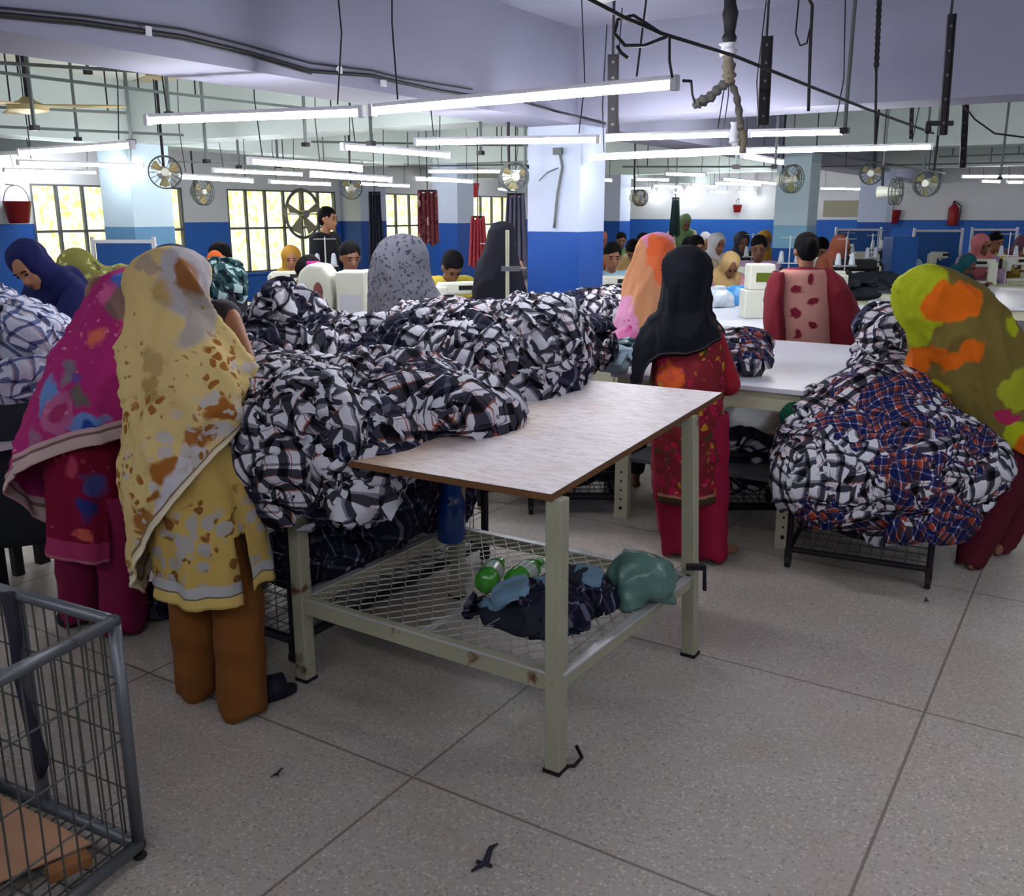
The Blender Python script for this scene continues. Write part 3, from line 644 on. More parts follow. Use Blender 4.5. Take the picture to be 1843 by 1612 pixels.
def leg(g, a, b, c, ra, rb, rc, seed=0, n=22, m=30):
    """loose trouser leg a(hip) b(knee) c(cuff), open at the cuff"""
    R = []
    for i in range(m+1):
        t = i/m; p = a.lerp(b, t*2) if t < .5 else b.lerp(c, t*2-1); r = ra+(rb-ra)*t*2 if t < .5 else rb+(rc-rb)*(t*2-1)
        ring = []
        for k in range(n):
            th = 2*PI*k/n; q = V3(math.cos(th), math.sin(th), 0)
            f = 1+0.05*math.sin(5*th+seed)+0.09*nz((p.x+q.x, p.y+q.y, p.z*5), 2.5, seed)+.05*math.sin(p.z*38+2*math.sin(th+seed))*max(0, t-.35)
            ring.append(p+q*r*f+V3(0, 0, 0.012*math.sin(3*th+seed)*(t > .95)))
        R.append(ring)
    return g.rings(R, False)
def women():
    M['shade'] = None
    # ---- woman in the cream shawl
    D = 2.93; r = root('person', 'person in cream shawl with brown flowers and ochre trousers at the heaped wooden table', 'person', fl(390, 1262))
    base = r.location.copy()
    W = dict(par=r)
    J = pose_px(D, (285, 520, .10), (290, 610, .05), (340, 850, 0), [(245, 640, .04), (350, 640, .1)], [(330, 760, .3), (440, 740, .2)], [(352, 1060, .05), (432, 1080, -.05)], [(358, 1232), (436, 1266)], [(.75, 1), (.95, .55)], 0.93, headrot=.35)
    def inv(o): o.matrix_parent_inverse = Matrix.Translation(base).inverted(); return o
    inv(body_mesh(J, .012).obj('body', 'skin', r, True))
    m = fabric('cream_shawl', (216, 190, 128), spots=[((150, 96, 40), 26, 0.38, 0.50, (0.52, 0.97)), ((186, 178, 170), 19, 0.42, 0.5, (0.66, 0.98)), ((150, 124, 70), 30, 0.22, 0.35, (0.05, 0.6))],
               patches=[(pt(308, 490, 2.83), .075, (176, 170, 174), .5), (pt(335, 560, 2.83), .06, (168, 158, 150), .5), (pt(322, 500, 2.83), .042, (140, 92, 54), .4), (pt(335, 535, 2.83), .03, (128, 84, 50), .7), (pt(345, 575, 2.83), .022, (150, 100, 60), .7), (pt(240, 480, 2.83), .045, (172, 152, 130), 1.4), (pt(262, 478, 2.83), .02, (146, 100, 66), 1.6), (pt(278, 520, 2.83), .03, (182, 152, 96), .5), (pt(270, 650, 2.78), .045, (176, 150, 96), 1.2), (pt(265, 700, 2.76), .03, (166, 140, 86), .6),
                        (pt(420, 650, 2.8), .035, (176, 120, 50), 1), (pt(395, 745, 2.75), .04, (150, 92, 40), 1.2), (pt(345, 800, 2.72), .045, (160, 104, 58), 1), (pt(380, 790, 2.72), .04, (188, 182, 180), 1),
                        (pt(300, 850, 2.72), .035, (150, 94, 40), 1), (pt(340, 870, 2.7), .07, (196, 192, 196), .8), (pt(320, 930, 2.7), .07, (192, 188, 196), .6), (pt(260, 930, 2.72), .035, (160, 108, 50), 1), (pt(290, 1000, 2.72), .06, (190, 186, 190), .5)],
               bands=[(0.955, 0.968, (130, 112, 84)), (0.968, 0.985, (218, 204, 176)), (0.985, 1.0, (236, 222, 190))])
    g = drape([(447, 280, 292), (450, 262, 308), (456, 248, 322), (468, 230, 337), (490, 214, 347), (520, 209, 350), (560, 208, 354), (600, 208, 385), (640, 212, 420), (670, 214, 442), (700, 218, 452), (740, 222, 450), (800, 226, 443), (850, 230, 436), (900, 236, 430), (950, 243, 420), (1000, 252, 410), (1062, 262, 400)], D,
              [(447, .02), (456, .08), (480, .125), (540, .13), (620, .17), (700, .21), (850, .22), (1060, .2)], [(447, .10), (560, .1), (650, .06), (850, 0), (1060, 0)],
              [(0, 765), (25, 770), (60, 862), (90, 935), (120, 1000), (150, 1055), (170, 1068), (190, 1030), (230, 930), (270, 820), (330, 770)], amp=.04, k=7, seed=1, wr=.021, nth=120, nt=90)
    inv(dobj(g, 'shawl', m, r))
    m2 = fabric('cream_tunic', (190, 160, 88), spots=[((118, 78, 36), 18, 0.36, 0.6, (0.5, 0.93)), ((160, 154, 150), 19, 0.45, 0.7, (0.6, 0.95))], bands=[(0.90, 0.945, (172, 170, 172)), (0.945, 0.952, (100, 90, 80)), (0.952, 1.0, (206, 178, 104))])
    g = drape([(690, 262, 350), (740, 256, 390), (800, 255, 412), (870, 262, 446), (950, 272, 470), (1020, 290, 484), (1090, 300, 488)], D-.02, [(690, .08), (800, .13), (1000, .19), (1090, .2)], None,
              [(0, 1045), (15, 1045), (40, 1085), (70, 1098), (90, 1100), (110, 1090), (150, 1075), (180, 1070), (250, 1050), (330, 1040)], amp=.05, k=8, seed=3, wr=.012, slit=[(24, 42, 940)])
    inv(dobj(g, 'tunic', m2, r))
    g = G(); M['ochre'] = flat('ochre_cotton', (124, 74, 26), .9, scale=4, bump=.3)
    leg(g, pt(335, 860, D), pt(347, 1070, D+.08), fl(354, 1245, .01), .11, .075, .062, 1); leg(g, pt(375, 880, D-.0), pt(428, 1080, D-.03), fl(437, 1275, .015), .08, .08, .074, 2)
    o = inv(dobj(g, 'trousers', 'ochre', r, .004))
    M['navy'] = flat('navy_foam', (28, 26, 44), .7)
    for i in (0, 1):
        a = J['an%d' % i]; f = J['fd%d' % i]; sd = f.cross(V3(0, 0, 1)); g = G()
        sole = []
        for q in range(20):
            th = 2*PI*q/20; sole.append(a+f*(0.055+0.135*math.cos(th))+sd*(0.045*math.sin(th)*(1+.15*math.cos(th)))-V3(0, 0, a.z-.002))
        g.rings([sole, [p+V3(0, 0, .02) for p in sole]])
        strap = G(); R = []
        for q in range(9):
            th = PI*q/8; c = a+f*.11-V3(0, 0, a.z)+sd*.052*math.cos(th)+V3(0, 0, .02+.055*math.sin(th)); R.append((c-f*.035, c+f*.035))
        strap.add([p for w_ in R for p in w_], [(2*q, 2*q+1, 2*q+3, 2*q+2) for q in range(8)])
        s_ = root('tmp', '', '')if False else None
        so = inv(g.obj('sandal', 'navy', r, True)); st = strap.obj('sandal_strap', 'navy', so, True); md = st.modifiers.new('t', 'SOLIDIFY'); md.thickness = .008
        st.matrix_parent_inverse = (Matrix.Translation(base)).inverted() @ Matrix.Identity(4); so_inv = so.matrix_parent_inverse.copy(); st.matrix_parent_inverse = Matrix.Identity(4)
    # ---- woman in the pink shawl
    D = 3.35; r = root('person', 'person in bright pink flowered shawl and magenta trousers beside the cream shawl', 'person', fl(165, 1130)); base = r.location.copy()
    J = pose_px(D, (190, 545, .16), (190, 620, .08), (165, 850, 0), [(150, 650, .03), (215, 650, .12)], [(190, 730, .35), (250, 720, .35)], [(140, 1010, .03), (222, 1010, 0)], [(135, 1120), (218, 1124)], [(.5, 1), (.8, .8)], 0.93, headrot=.5)
    def inv(o): o.matrix_parent_inverse = Matrix.Translation(base).inverted(); return o
    inv(body_mesh(J, .014).obj('body', 'skin', r, True)); f_ = D-.2
    m = fabric('pink_shawl', (178, 46, 118), spots=[((206, 120, 150), 26, .22, .35, (.1, .95))],
               patches=[(pt(195, 505, D-.1), .06, (74, 110, 190), 1), (pt(190, 545, D-.12), .055, (120, 96, 90), .8), (pt(165, 520, D-.1), .04, (206, 96, 150), .8), (pt(150, 610, f_), .045, (220, 110, 90), 1), (pt(190, 600, f_), .04, (228, 120, 88), 1), (pt(205, 612, f_), .03, (230, 150, 150), 1),
                        (pt(110, 665, f_), .035, (126, 110, 126), 1), (pt(125, 690, f_), .03, (110, 78, 150), 1), (pt(105, 690, f_), .03, (130, 120, 130), 1), (pt(70, 720, f_), .05, (104, 138, 200), .7), (pt(72, 740, f_), .03, (80, 110, 190), 1), (pt(95, 745, f_), .06, (178, 96, 140), .8), (pt(100, 745, f_), .03, (164, 52, 104), 1),
                        (pt(150, 770, f_), .055, (104, 134, 196), 1.1), (pt(155, 775, f_), .032, (34, 66, 146), 1.1), (pt(190, 785, f_), .04, (110, 110, 130), 1.4), (pt(135, 720, f_), .03, (110, 100, 96), 1), (pt(60, 790, f_), .03, (150, 100, 130), 1)],
               bands=[(.90, .925, (190, 160, 160)), (.925, .94, (120, 92, 92)), (.94, 1.0, (196, 172, 168))])
    g = drape([(488, 188, 196), (493, 172, 214), (503, 160, 226), (520, 150, 236), (550, 134, 245), (600, 108, 252), (650, 88, 258), (700, 70, 262), (750, 54, 264), (800, 38, 264), (850, 29, 264), (880, 28, 264), (950, 60, 262)], D,
              [(488, .02), (503, .10), (530, .13), (600, .17), (700, .22), (850, .24), (950, .24)], [(488, .16), (560, .14), (650, .06), (850, 0)],
              [(0, 780), (30, 785), (60, 800), (90, 820), (120, 845), (150, 870), (175, 900), (195, 940), (230, 955), (270, 930), (330, 800)], amp=.035, k=6, seed=4, wr=.018, nth=110, nt=80)
    inv(dobj(g, 'shawl', m, r))
    M['crimson'] = fabric('crimson_tunic', (124, 18, 52), spots=[((176, 60, 84), 24, .25, .4, (.3, 1))], patches=[(pt(158, 880, f_), .028, (70, 74, 140), .5), (pt(148, 925, f_), .022, (44, 48, 116), .6), (pt(150, 965, f_), .035, (190, 90, 76), 1.6), (pt(130, 845, f_), .025, (170, 60, 90), .6)], bands=[(.9, .985, (158, 50, 92)), (.985, 1, (186, 110, 130))])
    g = drape([(660, 110, 215), (780, 100, 225), (860, 92, 232), (950, 96, 236), (1012, 98, 238)], D, [(660, .12), (800, .17), (1012, .18)], None, [(0, 1000), (60, 1015), (90, 1012), (130, 1000), (170, 985), (180, 985), (270, 950), (340, 960)], amp=.04, k=7, seed=6, slit=[(20, 40, 900)])
    inv(dobj(g, 'tunic', 'crimson', r))
    M['magenta'] = flat('magenta_cotton', (130, 16, 68), .9, scale=4, bump=.3)
    g = G(); leg(g, pt(140, 880, D), pt(142, 1010, D+.03), fl(146, 1110, .02), .11, .082, .075, 3); leg(g, pt(205, 880, D), pt(222, 1010, D), fl(222, 1128, .02), .12, .088, .078, 4)
    inv(dobj(g, 'trousers', 'magenta', r, .004))
    for i in (0, 1):
        a = J['an%d' % i]; f = J['fd%d' % i]; g = G().cap(V3(a.x, a.y, .035)-f*.03, V3(a.x, a.y, .03)+f*.15, .045, .036); s_ = remesh(g, .012, 2); s_.v = [(x, y, max(z, .001)) for x, y, z in s_.v]; inv(s_.obj('shoe', 'navy', r, True))
    # ---- woman in black headscarf
    D = 4.22; r = root('person', 'person in black headscarf with red flowered tunic standing barefoot behind the wooden table', 'person', fl(1255, 1002)); base = r.location.copy()
    J = pose_px(D, (1243, 500, .04), (1238, 575, .03), (1235, 740, 0), [(1200, 600, .03), (1280, 600, .02)], [(1215, 690, .30), (1300, 690, .25)], [(1205, 880, 0), (1275, 880, 0)], [(1213, 990), (1278, 1000)], [(-.1, 1), (1, .35)], 0.95)
    def inv(o): o.matrix_parent_inverse = Matrix.Translation(base).inverted(); return o
    inv(body_mesh(J, .013).obj('body', 'skin3', r, True))
    M['blackcloth'] = fabric('black_cotton', (24, 24, 34), bands=[(.972, .984, (70, 66, 70)), (.984, 1, (14, 14, 18))])
    g = drape([(443, 1238, 1246), (446, 1222, 1260), (455, 1208, 1270), (475, 1198, 1277), (520, 1192, 1279), (560, 1186, 1279), (578, 1174, 1288), (595, 1160, 1300), (620, 1152, 1303), (660, 1146, 1290), (695, 1142, 1280)], D, [(443, .02), (455, .09), (490, .13), (560, .12), (600, .16), (700, .18)], [(443, .04)],
              [(0, 598), (25, 605), (60, 625), (90, 640), (120, 640), (145, 655), (160, 700), (200, 700), (240, 640), (330, 600)], amp=.035, k=8, seed=8, wr=.017, nth=100, nt=70)
    inv(dobj(g, 'headscarf', 'blackcloth', r)); f_ = D-.15
    m = fabric('red_flowered_tunic', (122, 36, 44), spots=[((166, 26, 70), 13, .42, .6), ((176, 130, 40), 19, .32, .5), ((86, 60, 40), 15, .35, .5), ((190, 60, 96), 28, .25, .4)], patches=[(pt(1205, 680, f_), .05, (206, 90, 44), .7)], bands=[(.95, .965, (160, 120, 90)), (.965, 1, (70, 54, 40))])
    g = drape([(600, 1200, 1285), (630, 1180, 1300), (680, 1178, 1300), (740, 1180, 1297), (800, 1174, 1292), (860, 1178, 1290), (910, 1182, 1290)], D, [(600, .09), (680, .15), (800, .16), (910, .17)], None, [(0, 900), (90, 912), (180, 900), (270, 880)], amp=.04, k=8, seed=9, slit=[(352, 360, 700), (0, 22, 700)])
    inv(dobj(g, 'tunic', m, r)); M['redsleeve'] = flat('red_cotton', (160, 26, 44), .9, bump=.2)
    g = G(); g.cap(J['sh1']-V3(0, 0, .02), J['el1'], .062, .058); g.cap(J['el1'], J['wr1'], .058, .05); inv(remesh(g, .014, 2).obj('sleeve', 'redsleeve', r, True))
    g = G(); leg(g, pt(1210, 760, D), pt(1205, 880, D), fl(1214, 992, .02), .10, .075, .058, 5); leg(g, pt(1262, 740, D), pt(1278, 880, D), fl(1282, 1003, .02), .115, .08, .062, 6)
    M['cerise'] = flat('cerise_cotton', (158, 18, 62), .9, scale=4, bump=.3); inv(dobj(g, 'trousers', 'cerise', r, .004))
    # ---- woman in the lime, olive and orange shawl, bending over the bundle
    D = 4.3; r = root('person', 'person bending over the check bundle in olive shawl with orange and lime flowers', 'person', fl(1745, 1018)); base = r.location.copy()
    J = pose_px(D, (1662, 535, -.02), (1710, 590, 0), (1800, 780, .1), [(1700, 640, .0), (1740, 620, .12)], [(1640, 740, .1), (1650, 730, .25)], [(1790, 900, -.02), (1830, 890, .15)], [(1748, 1008), (1800, 985)], [(-1, .2), (-1, .3)], 0.95, headrot=.9, rz=YAW+1.3)
    def inv(o): o.matrix_parent_inverse = Matrix.Translation(base).inverted(); return o
    inv(body_mesh(J, .014).obj('body', 'skin', r, True)); f_ = D-.2
    LI = (158, 168, 30); OR = (206, 98, 20)
    m = fabric('olive_shawl', (112, 98, 48), patches=[(pt(1672, 520, f_), .12, LI, .5), (pt(1660, 590, f_), .09, LI, .45), (pt(1660, 640, f_), .06, LI, .5), (pt(1630, 540, f_), .05, (116, 60, 50), .45), (pt(1730, 545, f_), .11, OR, 1.2), (pt(1700, 560, f_), .07, OR, 1.), (pt(1665, 665, f_), .09, OR, 1.0), (pt(1690, 650, f_), .06, OR, 1.0), (pt(1755, 630, f_), .055, OR, 1), (pt(1725, 655, f_), .045, OR, 1.1),
               (pt(1700, 705, f_), .055, (176, 168, 20), 1.0), (pt(1840, 700, f_), .09, (150, 158, 40), 1), (pt(1810, 745, f_), .045, (160, 40, 80), 1.4), (pt(1830, 750, f_), .04, (160, 40, 80), 1.5), (pt(1835, 780, f_), .06, LI, 1), (pt(1843, 590, f_), .05, LI, 1), (pt(1850, 800, f_), .05, OR, 1)])
    g = drape([(476, 1668, 1676), (480, 1655, 1694), (488, 1640, 1718), (500, 1628, 1742), (520, 1619, 1772), (545, 1616, 1795), (570, 1624, 1815), (600, 1638, 1832), (650, 1646, 1850), (700, 1650, 1866), (740, 1668, 1876), (770, 1695, 1884), (800, 1730, 1888), (835, 1760, 1890)], D,
              [(476, .02), (488, .11), (520, .15), (600, .2), (700, .24), (835, .24)], [(476, 0), (835, .08)], [(0, 835), (45, 838), (90, 820), (130, 770), (160, 735), (180, 720), (230, 720), (270, 760), (330, 820)], amp=.025, k=6, seed=11, wr=.02, nth=110, nt=80)
    inv(dobj(g, 'shawl', m, r)); M['maroon'] = flat('maroon_cotton', (84, 12, 34), .9, scale=4, bump=.3)
    g = G(); leg(g, pt(1800, 790, D), pt(1788, 890, D-.02), fl(1746, 1012, .02), .15, .115, .062, 7); leg(g, pt(1815, 790, D+.15), pt(1840, 880, D+.2), fl(1800, 985, .02), .14, .10, .06, 8)
    inv(dobj(g, 'trousers', 'maroon', r, .004))
    # ---- woman in pink tunic seen from behind
    D = 6.35; r = root('person', 'person in pink tunic and maroon wrap with hair in a bun between the white tables', 'person', (pt(1450, 600, D)*1).xy.to_3d()); base = r.location.copy()
    J = pose_px(D, (1450, 452, .03), (1449, 492, 0), (1448, 625, 0), [(1412, 506, 0), (1490, 506, 0)], [(1400, 590, .25), (1570, 588, .2)], [(1430, 730, 0), (1466, 730, 0)], [(1430, 815), (1468, 815)], [(0, 1), (0, 1)], 0.97, headrot=.3)
    a_ = J['an0']; 
    for k, dx in (('0', -.09), ('1', .09)): q = r.location+RT*dx; J['an'+k] = V3(q.x, q.y, .075); J['kn'+k] = V3(q.x, q.y, .44)
    def inv(o): o.matrix_parent_inverse = Matrix.Translation(base).inverted(); return o
    inv(body_mesh(J, .012).obj('body', 'skin', r, True)); inv(hair_mesh(J, .012, bun=True).obj('hair', 'hair', r, True)); f_ = D-.12
    mr = (112, 26, 44)
    m = fabric('pink_spotted_tunic', (190, 136, 126), patches=[(pt(*q, f_), .032, mr, 1) for q in ((1463, 502), (1432, 522), (1463, 543), (1430, 563), (1461, 585), (1430, 600))], bands=[(.0, .03, (120, 30, 50))])
    g = drape([(481, 1444, 1456), (485, 1408, 1488), (500, 1398, 1500), (540, 1398, 1496), (590, 1398, 1494), (660, 1392, 1500), (720, 1385, 1508)], D, [(481, .05), (490, .10), (560, .14), (720, .16)], None, None, amp=.02, k=7, seed=13, wr=.006, nth=64, nt=40)
    inv(dobj(g, 'tunic', m, r)); M['maroonwrap'] = flat('maroon_wrap', (112, 20, 36), .9, scale=4, bump=.3)
    for nm, R_ in (('l', [(489, 1394, 1408), (505, 1386, 1409), (540, 1379, 1406), (580, 1376, 1408), (640, 1384, 1408)]), ('r', [(484, 1484, 1494), (500, 1482, 1514), (540, 1482, 1535), (575, 1484, 1552), (600, 1486, 1552), (640, 1488, 1548)])):
        g = drape(R_, D-.03, [(484, .06), (520, .13), (640, .13)], None, None, amp=.05, k=5, seed=14, wr=.008, nth=48, nt=30, top=1); inv(dobj(g, 'wrap', 'maroonwrap', r))
    g = drape([(700, 1400, 1496), (760, 1405, 1492), (812, 1412, 1486)], D, [(700, .13), (812, .12)], None, None, amp=.05, seed=15, nth=32, nt=16); inv(dobj(g, 'trousers', 'maroonwrap', r))
    # ---- orange shawl, grey shawl, black robe
    def simple(name_label, D, rings, dep, ends, m, seed, head, feet=None, part='shawl', dc=None, amp=.03):
        cx = (rings[len(rings)//2][1]+rings[len(rings)//2][2])/2; p = pt(cx, 800, D); r = root('person', name_label, 'person', (p.x, p.y, 0)); base = r.location.copy()
        hz = pt(head[0], head[1], D).z; J = joints('stand', h=hz/.953, bend=.0, head=.15, hands=((-.08, .2, 1.0), (.08, .2, 1.0)))
        for q in ('sh0', 'sh1', 'el0', 'el1', 'wr0', 'wr1'): J[q].x *= .72; J[q].y += .06
        o = body_mesh(J, .016).obj('body', 'skin', r, True); o.rotation_euler = (0, 0, YAW)
        hd = Matrix.Rotation(YAW, 3, 'Z') @ J['head']; t = pt(head[0], head[1], D)-base; o.location = (t.x-hd.x, t.y-hd.y, 0)
        g = drape(rings, D, dep, dc, ends, amp=amp, k=8, seed=seed, wr=.012, nth=88, nt=60); q = dobj(g, part, m, r); q.matrix_parent_inverse = Matrix.Translation(base).inverted(); 
        tr = trouser_mesh(J, .024).obj('trousers', 'cloth_dark', r, True); tr.rotation_euler = (0, 0, YAW); tr.location = o.location
        return r
    D = 5.5; f_ = D-.15; PK = (204, 110, 160)
    m = fabric('orange_shawl', (214, 150, 110), patches=[(pt(1190, 428, f_), .1, (206, 130, 160), 1.6), (pt(1196, 470, f_), .07, (226, 112, 70), .5), (pt(1183, 440, f_), .05, (224, 104, 60), .8), (pt(1112, 600, f_), .13, (222, 150, 190), .6), (pt(1135, 620, f_), .1, (214, 120, 170), 1)], spots=[((198, 60, 130), 30, .3, .5, (.78, 1))], bands=[(.97, 1, (220, 200, 160))])
    simple('person in peach and orange shawl standing just left of the black headscarf', D, [(419, 1182, 1190), (422, 1166, 1203), (430, 1152, 1212), (445, 1144, 1216), (480, 1134, 1214), (520, 1122, 1210), (560, 1112, 1204), (600, 1102, 1196), (640, 1096, 1190), (700, 1096, 1190)], [(419, .02), (430, .1), (470, .13), (560, .18), (700, .2)], [(0, 690), (90, 622), (130, 618), (180, 630), (270, 690)], m, 16, (1182, 460))
    D = 4.7
    m = fabric('grey_patterned_shawl', (112, 112, 124), spots=[((66, 66, 78), 42, .33, 1.0)])
    simple('person in grey patterned shawl behind the big heap of check shirts', D, [(422, 720, 730), (426, 700, 748), (436, 684, 762), (455, 674, 771), (490, 668, 774), (520, 667, 784), (545, 667, 800), (575, 667, 818), (610, 668, 832), (660, 670, 836), (760, 672, 836), (900, 690, 820)], [(422, .02), (436, .1), (470, .13), (560, .17), (800, .2)], None, m, 17, (720, 475))
    D = 7.0
    simple('person in full black robe with back turned, left of the blue and white pillar', D, [(399, 900, 908), (402, 888, 922), (415, 879, 928), (440, 872, 928), (465, 864, 934), (490, 857, 942), (520, 853, 946), (600, 851, 950), (760, 850, 952)], [(399, .02), (410, .1), (440, .12), (520, .17), (760, .22)], None, 'blackcloth', 18, (903, 430), part='robe')
    # ---- navy headscarf, seated, face towards the cloth
    D = 4.75; p = pt(60, 800, D)
    M['navycloth'] = fabric('navy_jersey', (30, 34, 80))
    r = root('person', 'person in navy headscarf bent over the pale check heap at far left', 'person', (p.x, p.y, 0)); base = r.location.copy()
    J = joints('stand', 1.52, bend=.42, head=.35, turn=.4, hands=((-.2, .5, .85), (.1, .5, .85))); ang = YAW+PI*0.82
    bx = body_mesh(J, .013).obj('body', 'skin3', r, True); Rz = Matrix.Rotation(ang, 3, 'Z'); t = pt(55, 510, D)-base-Rz @ J['head']
    bx.rotation_euler = (0, 0, ang); bx.location = (t.x, t.y, 0)
    for gg, nm, mm in ((scarf_mesh(J, .015, .3), 'headscarf', 'navycloth'), (tunic_mesh(J, .018), 'shirt', 'navycloth'), (trouser_mesh(J), 'trousers', 'cloth_dark')):
        o = gg.obj(nm, mm, r, True); o.rotation_euler = (0, 0, ang); o.location = bx.location
    e0 = len(bpy.data.objects); tmp = bpy.data.objects.new('t', None); face_bits(J, r)
    for c in r.children:
        if c.name.split('.')[0] in ('eye', 'eyebrow', 'mouth'): c.rotation_euler = (0, 0, ang); c.location = bx.location
    bpy.data.objects.remove(tmp)
    # ---- olive striped scarf, leaning
    D = 5.3
    m = fabric('olive_striped_scarf', (140, 136, 76), spots=[((196, 196, 130), 22, .3, .6), ((90, 90, 60), 16, .3, .5)])
    p = pt(150, 800, D); ang = YAW+PI*.62; r = root('person', 'person in olive striped scarf leaning over, behind the pink shawl', 'person', (p.x, p.y, 0)); base = r.location.copy()
    J = joints('stand', 1.56, bend=.72, head=.25, hands=((-.2, .55, .85), (.2, .55, .85))); Rz = Matrix.Rotation(ang, 3, 'Z'); t = pt(138, 475, D)-base-Rz @ J['head']
    for gg, nm, mm in ((body_mesh(J, .014), 'body', 'skin2'), (scarf_mesh(J, .016, .45), 'scarf', m), (tunic_mesh(J, .018), 'shirt', flat('grey_olive_shirt', (110, 100, 88))), (trouser_mesh(J), 'trousers', 'cloth_dark')):
        o = gg.obj(nm, mm, r, True); o.rotation_euler = (0, 0, ang); o.location = (t.x, t.y, t.z if nm != 'trousers' else 0)
        if nm == 'body': o.location = (t.x, t.y, 0)
        else: o.location = (t.x, t.y, 0)
    face_bits(J, r)
    for c in r.children:
        if c.name.split('.')[0] in ('eye', 'eyebrow', 'mouth'): c.rotation_euler = (0, 0, ang); c.location = (t.x, t.y, 0)
# ---------------------------------------------------------------- crumpled garments
RY = Matrix.Rotation(YAW, 3, 'Z')
def heap(name, label, blobs, n, mats, par=None, size=0.3, seed=1, group=None, amp=0.022, floorz=None, kind='stuff', hang=0.0, cat='clothes heap'):
    """blobs: [(centre, radii)] fused into a mound, then n crumpled checked garments laid over it"""
    rnd = random.Random(seed); g = G()
    for c, r in blobs: g.ell(c, r, 18, 12, RY)
    core = remesh(g, 0.035, 3, None, lambda p, nn: 0.03*nz(p, 5, seed))
    bv = BVHTree.FromPolygons([Vector(v) for v in core.v], core.f)
    areas = []; cen = []
    for f in core.f:
        p = [Vector(core.v[i]) for i in f]; areas.append((p[1]-p[0]).cross(p[2]-p[0]).length); cen.append(sum(p, Vector())/len(p))
    out = G(); N = 15
    for i, (v) in enumerate(core.v): out.uv[i] = (v[0]+v[2], v[1]+v[2]*.7)
    out.add(core.v, core.f); lo = min(v[2] for v in core.v)
    for q in range(n):
        for _ in range(20):
            k = rnd.choices(range(len(cen)), areas)[0]
            nn = bv.find_nearest(cen[k])[1]
            if nn.z > -0.35: break
        c = cen[k]; a = rnd.uniform(0, 2*PI); t1 = nn.orthogonal().normalized(); t2 = nn.cross(t1)
        if nn.z < .6:   # on the flanks the cloth hangs downwards
            t2 = (V3(0, 0, -1)+nn*nn.z).normalized(); t1 = t2.cross(nn); a = rnd.uniform(-.5, .5)
        u1 = t1*math.cos(a)+t2*math.sin(a); u2 = t2*math.cos(a)-t1*math.sin(a)
        sx = size*rnd.uniform(0.6, 1.15); sy = size*rnd.uniform(0.5, 1.0); off = .002+.05*(q/n)**1.0; s1 = rnd.uniform(0, 99); ang = rnd.uniform(0, PI)
        cu, su = math.cos(ang), math.sin(ang); vs = []; uvs = []; ff = rnd.uniform(4, 9)
        for j in range(N+1):
            for i in range(N+1):
                x = (i/N-.5)*2; y = (j/N-.5)*2; rr = 1-0.22*(x*x*y*y)
                w1 = nz((x*.8, y*.8, s1), 1.3); w2 = nz((x*.8+5, y*.8, s1), 1.3)
                px_ = (x*rr+w1*.45)*sx*.5; py_ = (y*rr+w2*.45)*sy*.5; p = c+u1*px_+u2*py_
                loc, nr, _, _ = bv.find_nearest(p)
                if loc is None: loc, nr = p, nn
                lx = (x*cu+y*su); e = max(abs(x), abs(y))
                wv = amp*.8*(math.sin(lx*ff+w1*4+s1)*0.6+(ridge((lx*1.0, (y*cu-x*su)*.3, s1), 2.0)-.3)*.7+.25*nz((x, y, s1), 5))
                h = off+wv*(1-.35*e**4)+amp*.7-0.02*(e > .99)
                pp = loc+nr*max(h, -.01)
                if floorz is not None: pp.z = max(pp.z, floorz+.004+off*.3)
                vs.append(pp); stretch = 1+.25*w2; uvs.append((x*sx*.62*stretch+s1, y*sy*.62+s1*.3+w1*.04))
        out.cur = rnd.choices(range(len(mats)), [m[1] for m in mats])[0]
        fs = [(j*(N+1)+i, j*(N+1)+i+1, (j+1)*(N+1)+i+1, (j+1)*(N+1)+i) for j in range(N) for i in range(N)]
        out.add(vs, fs, uvs)
    o = out.obj(name, [m[0] for m in mats], par, True)
    if par is None: tag(o, label, cat, group, kind)
    return o
BW = [('plaid', 5), ('plaid2', 4), ('plaid4', 1.6)]
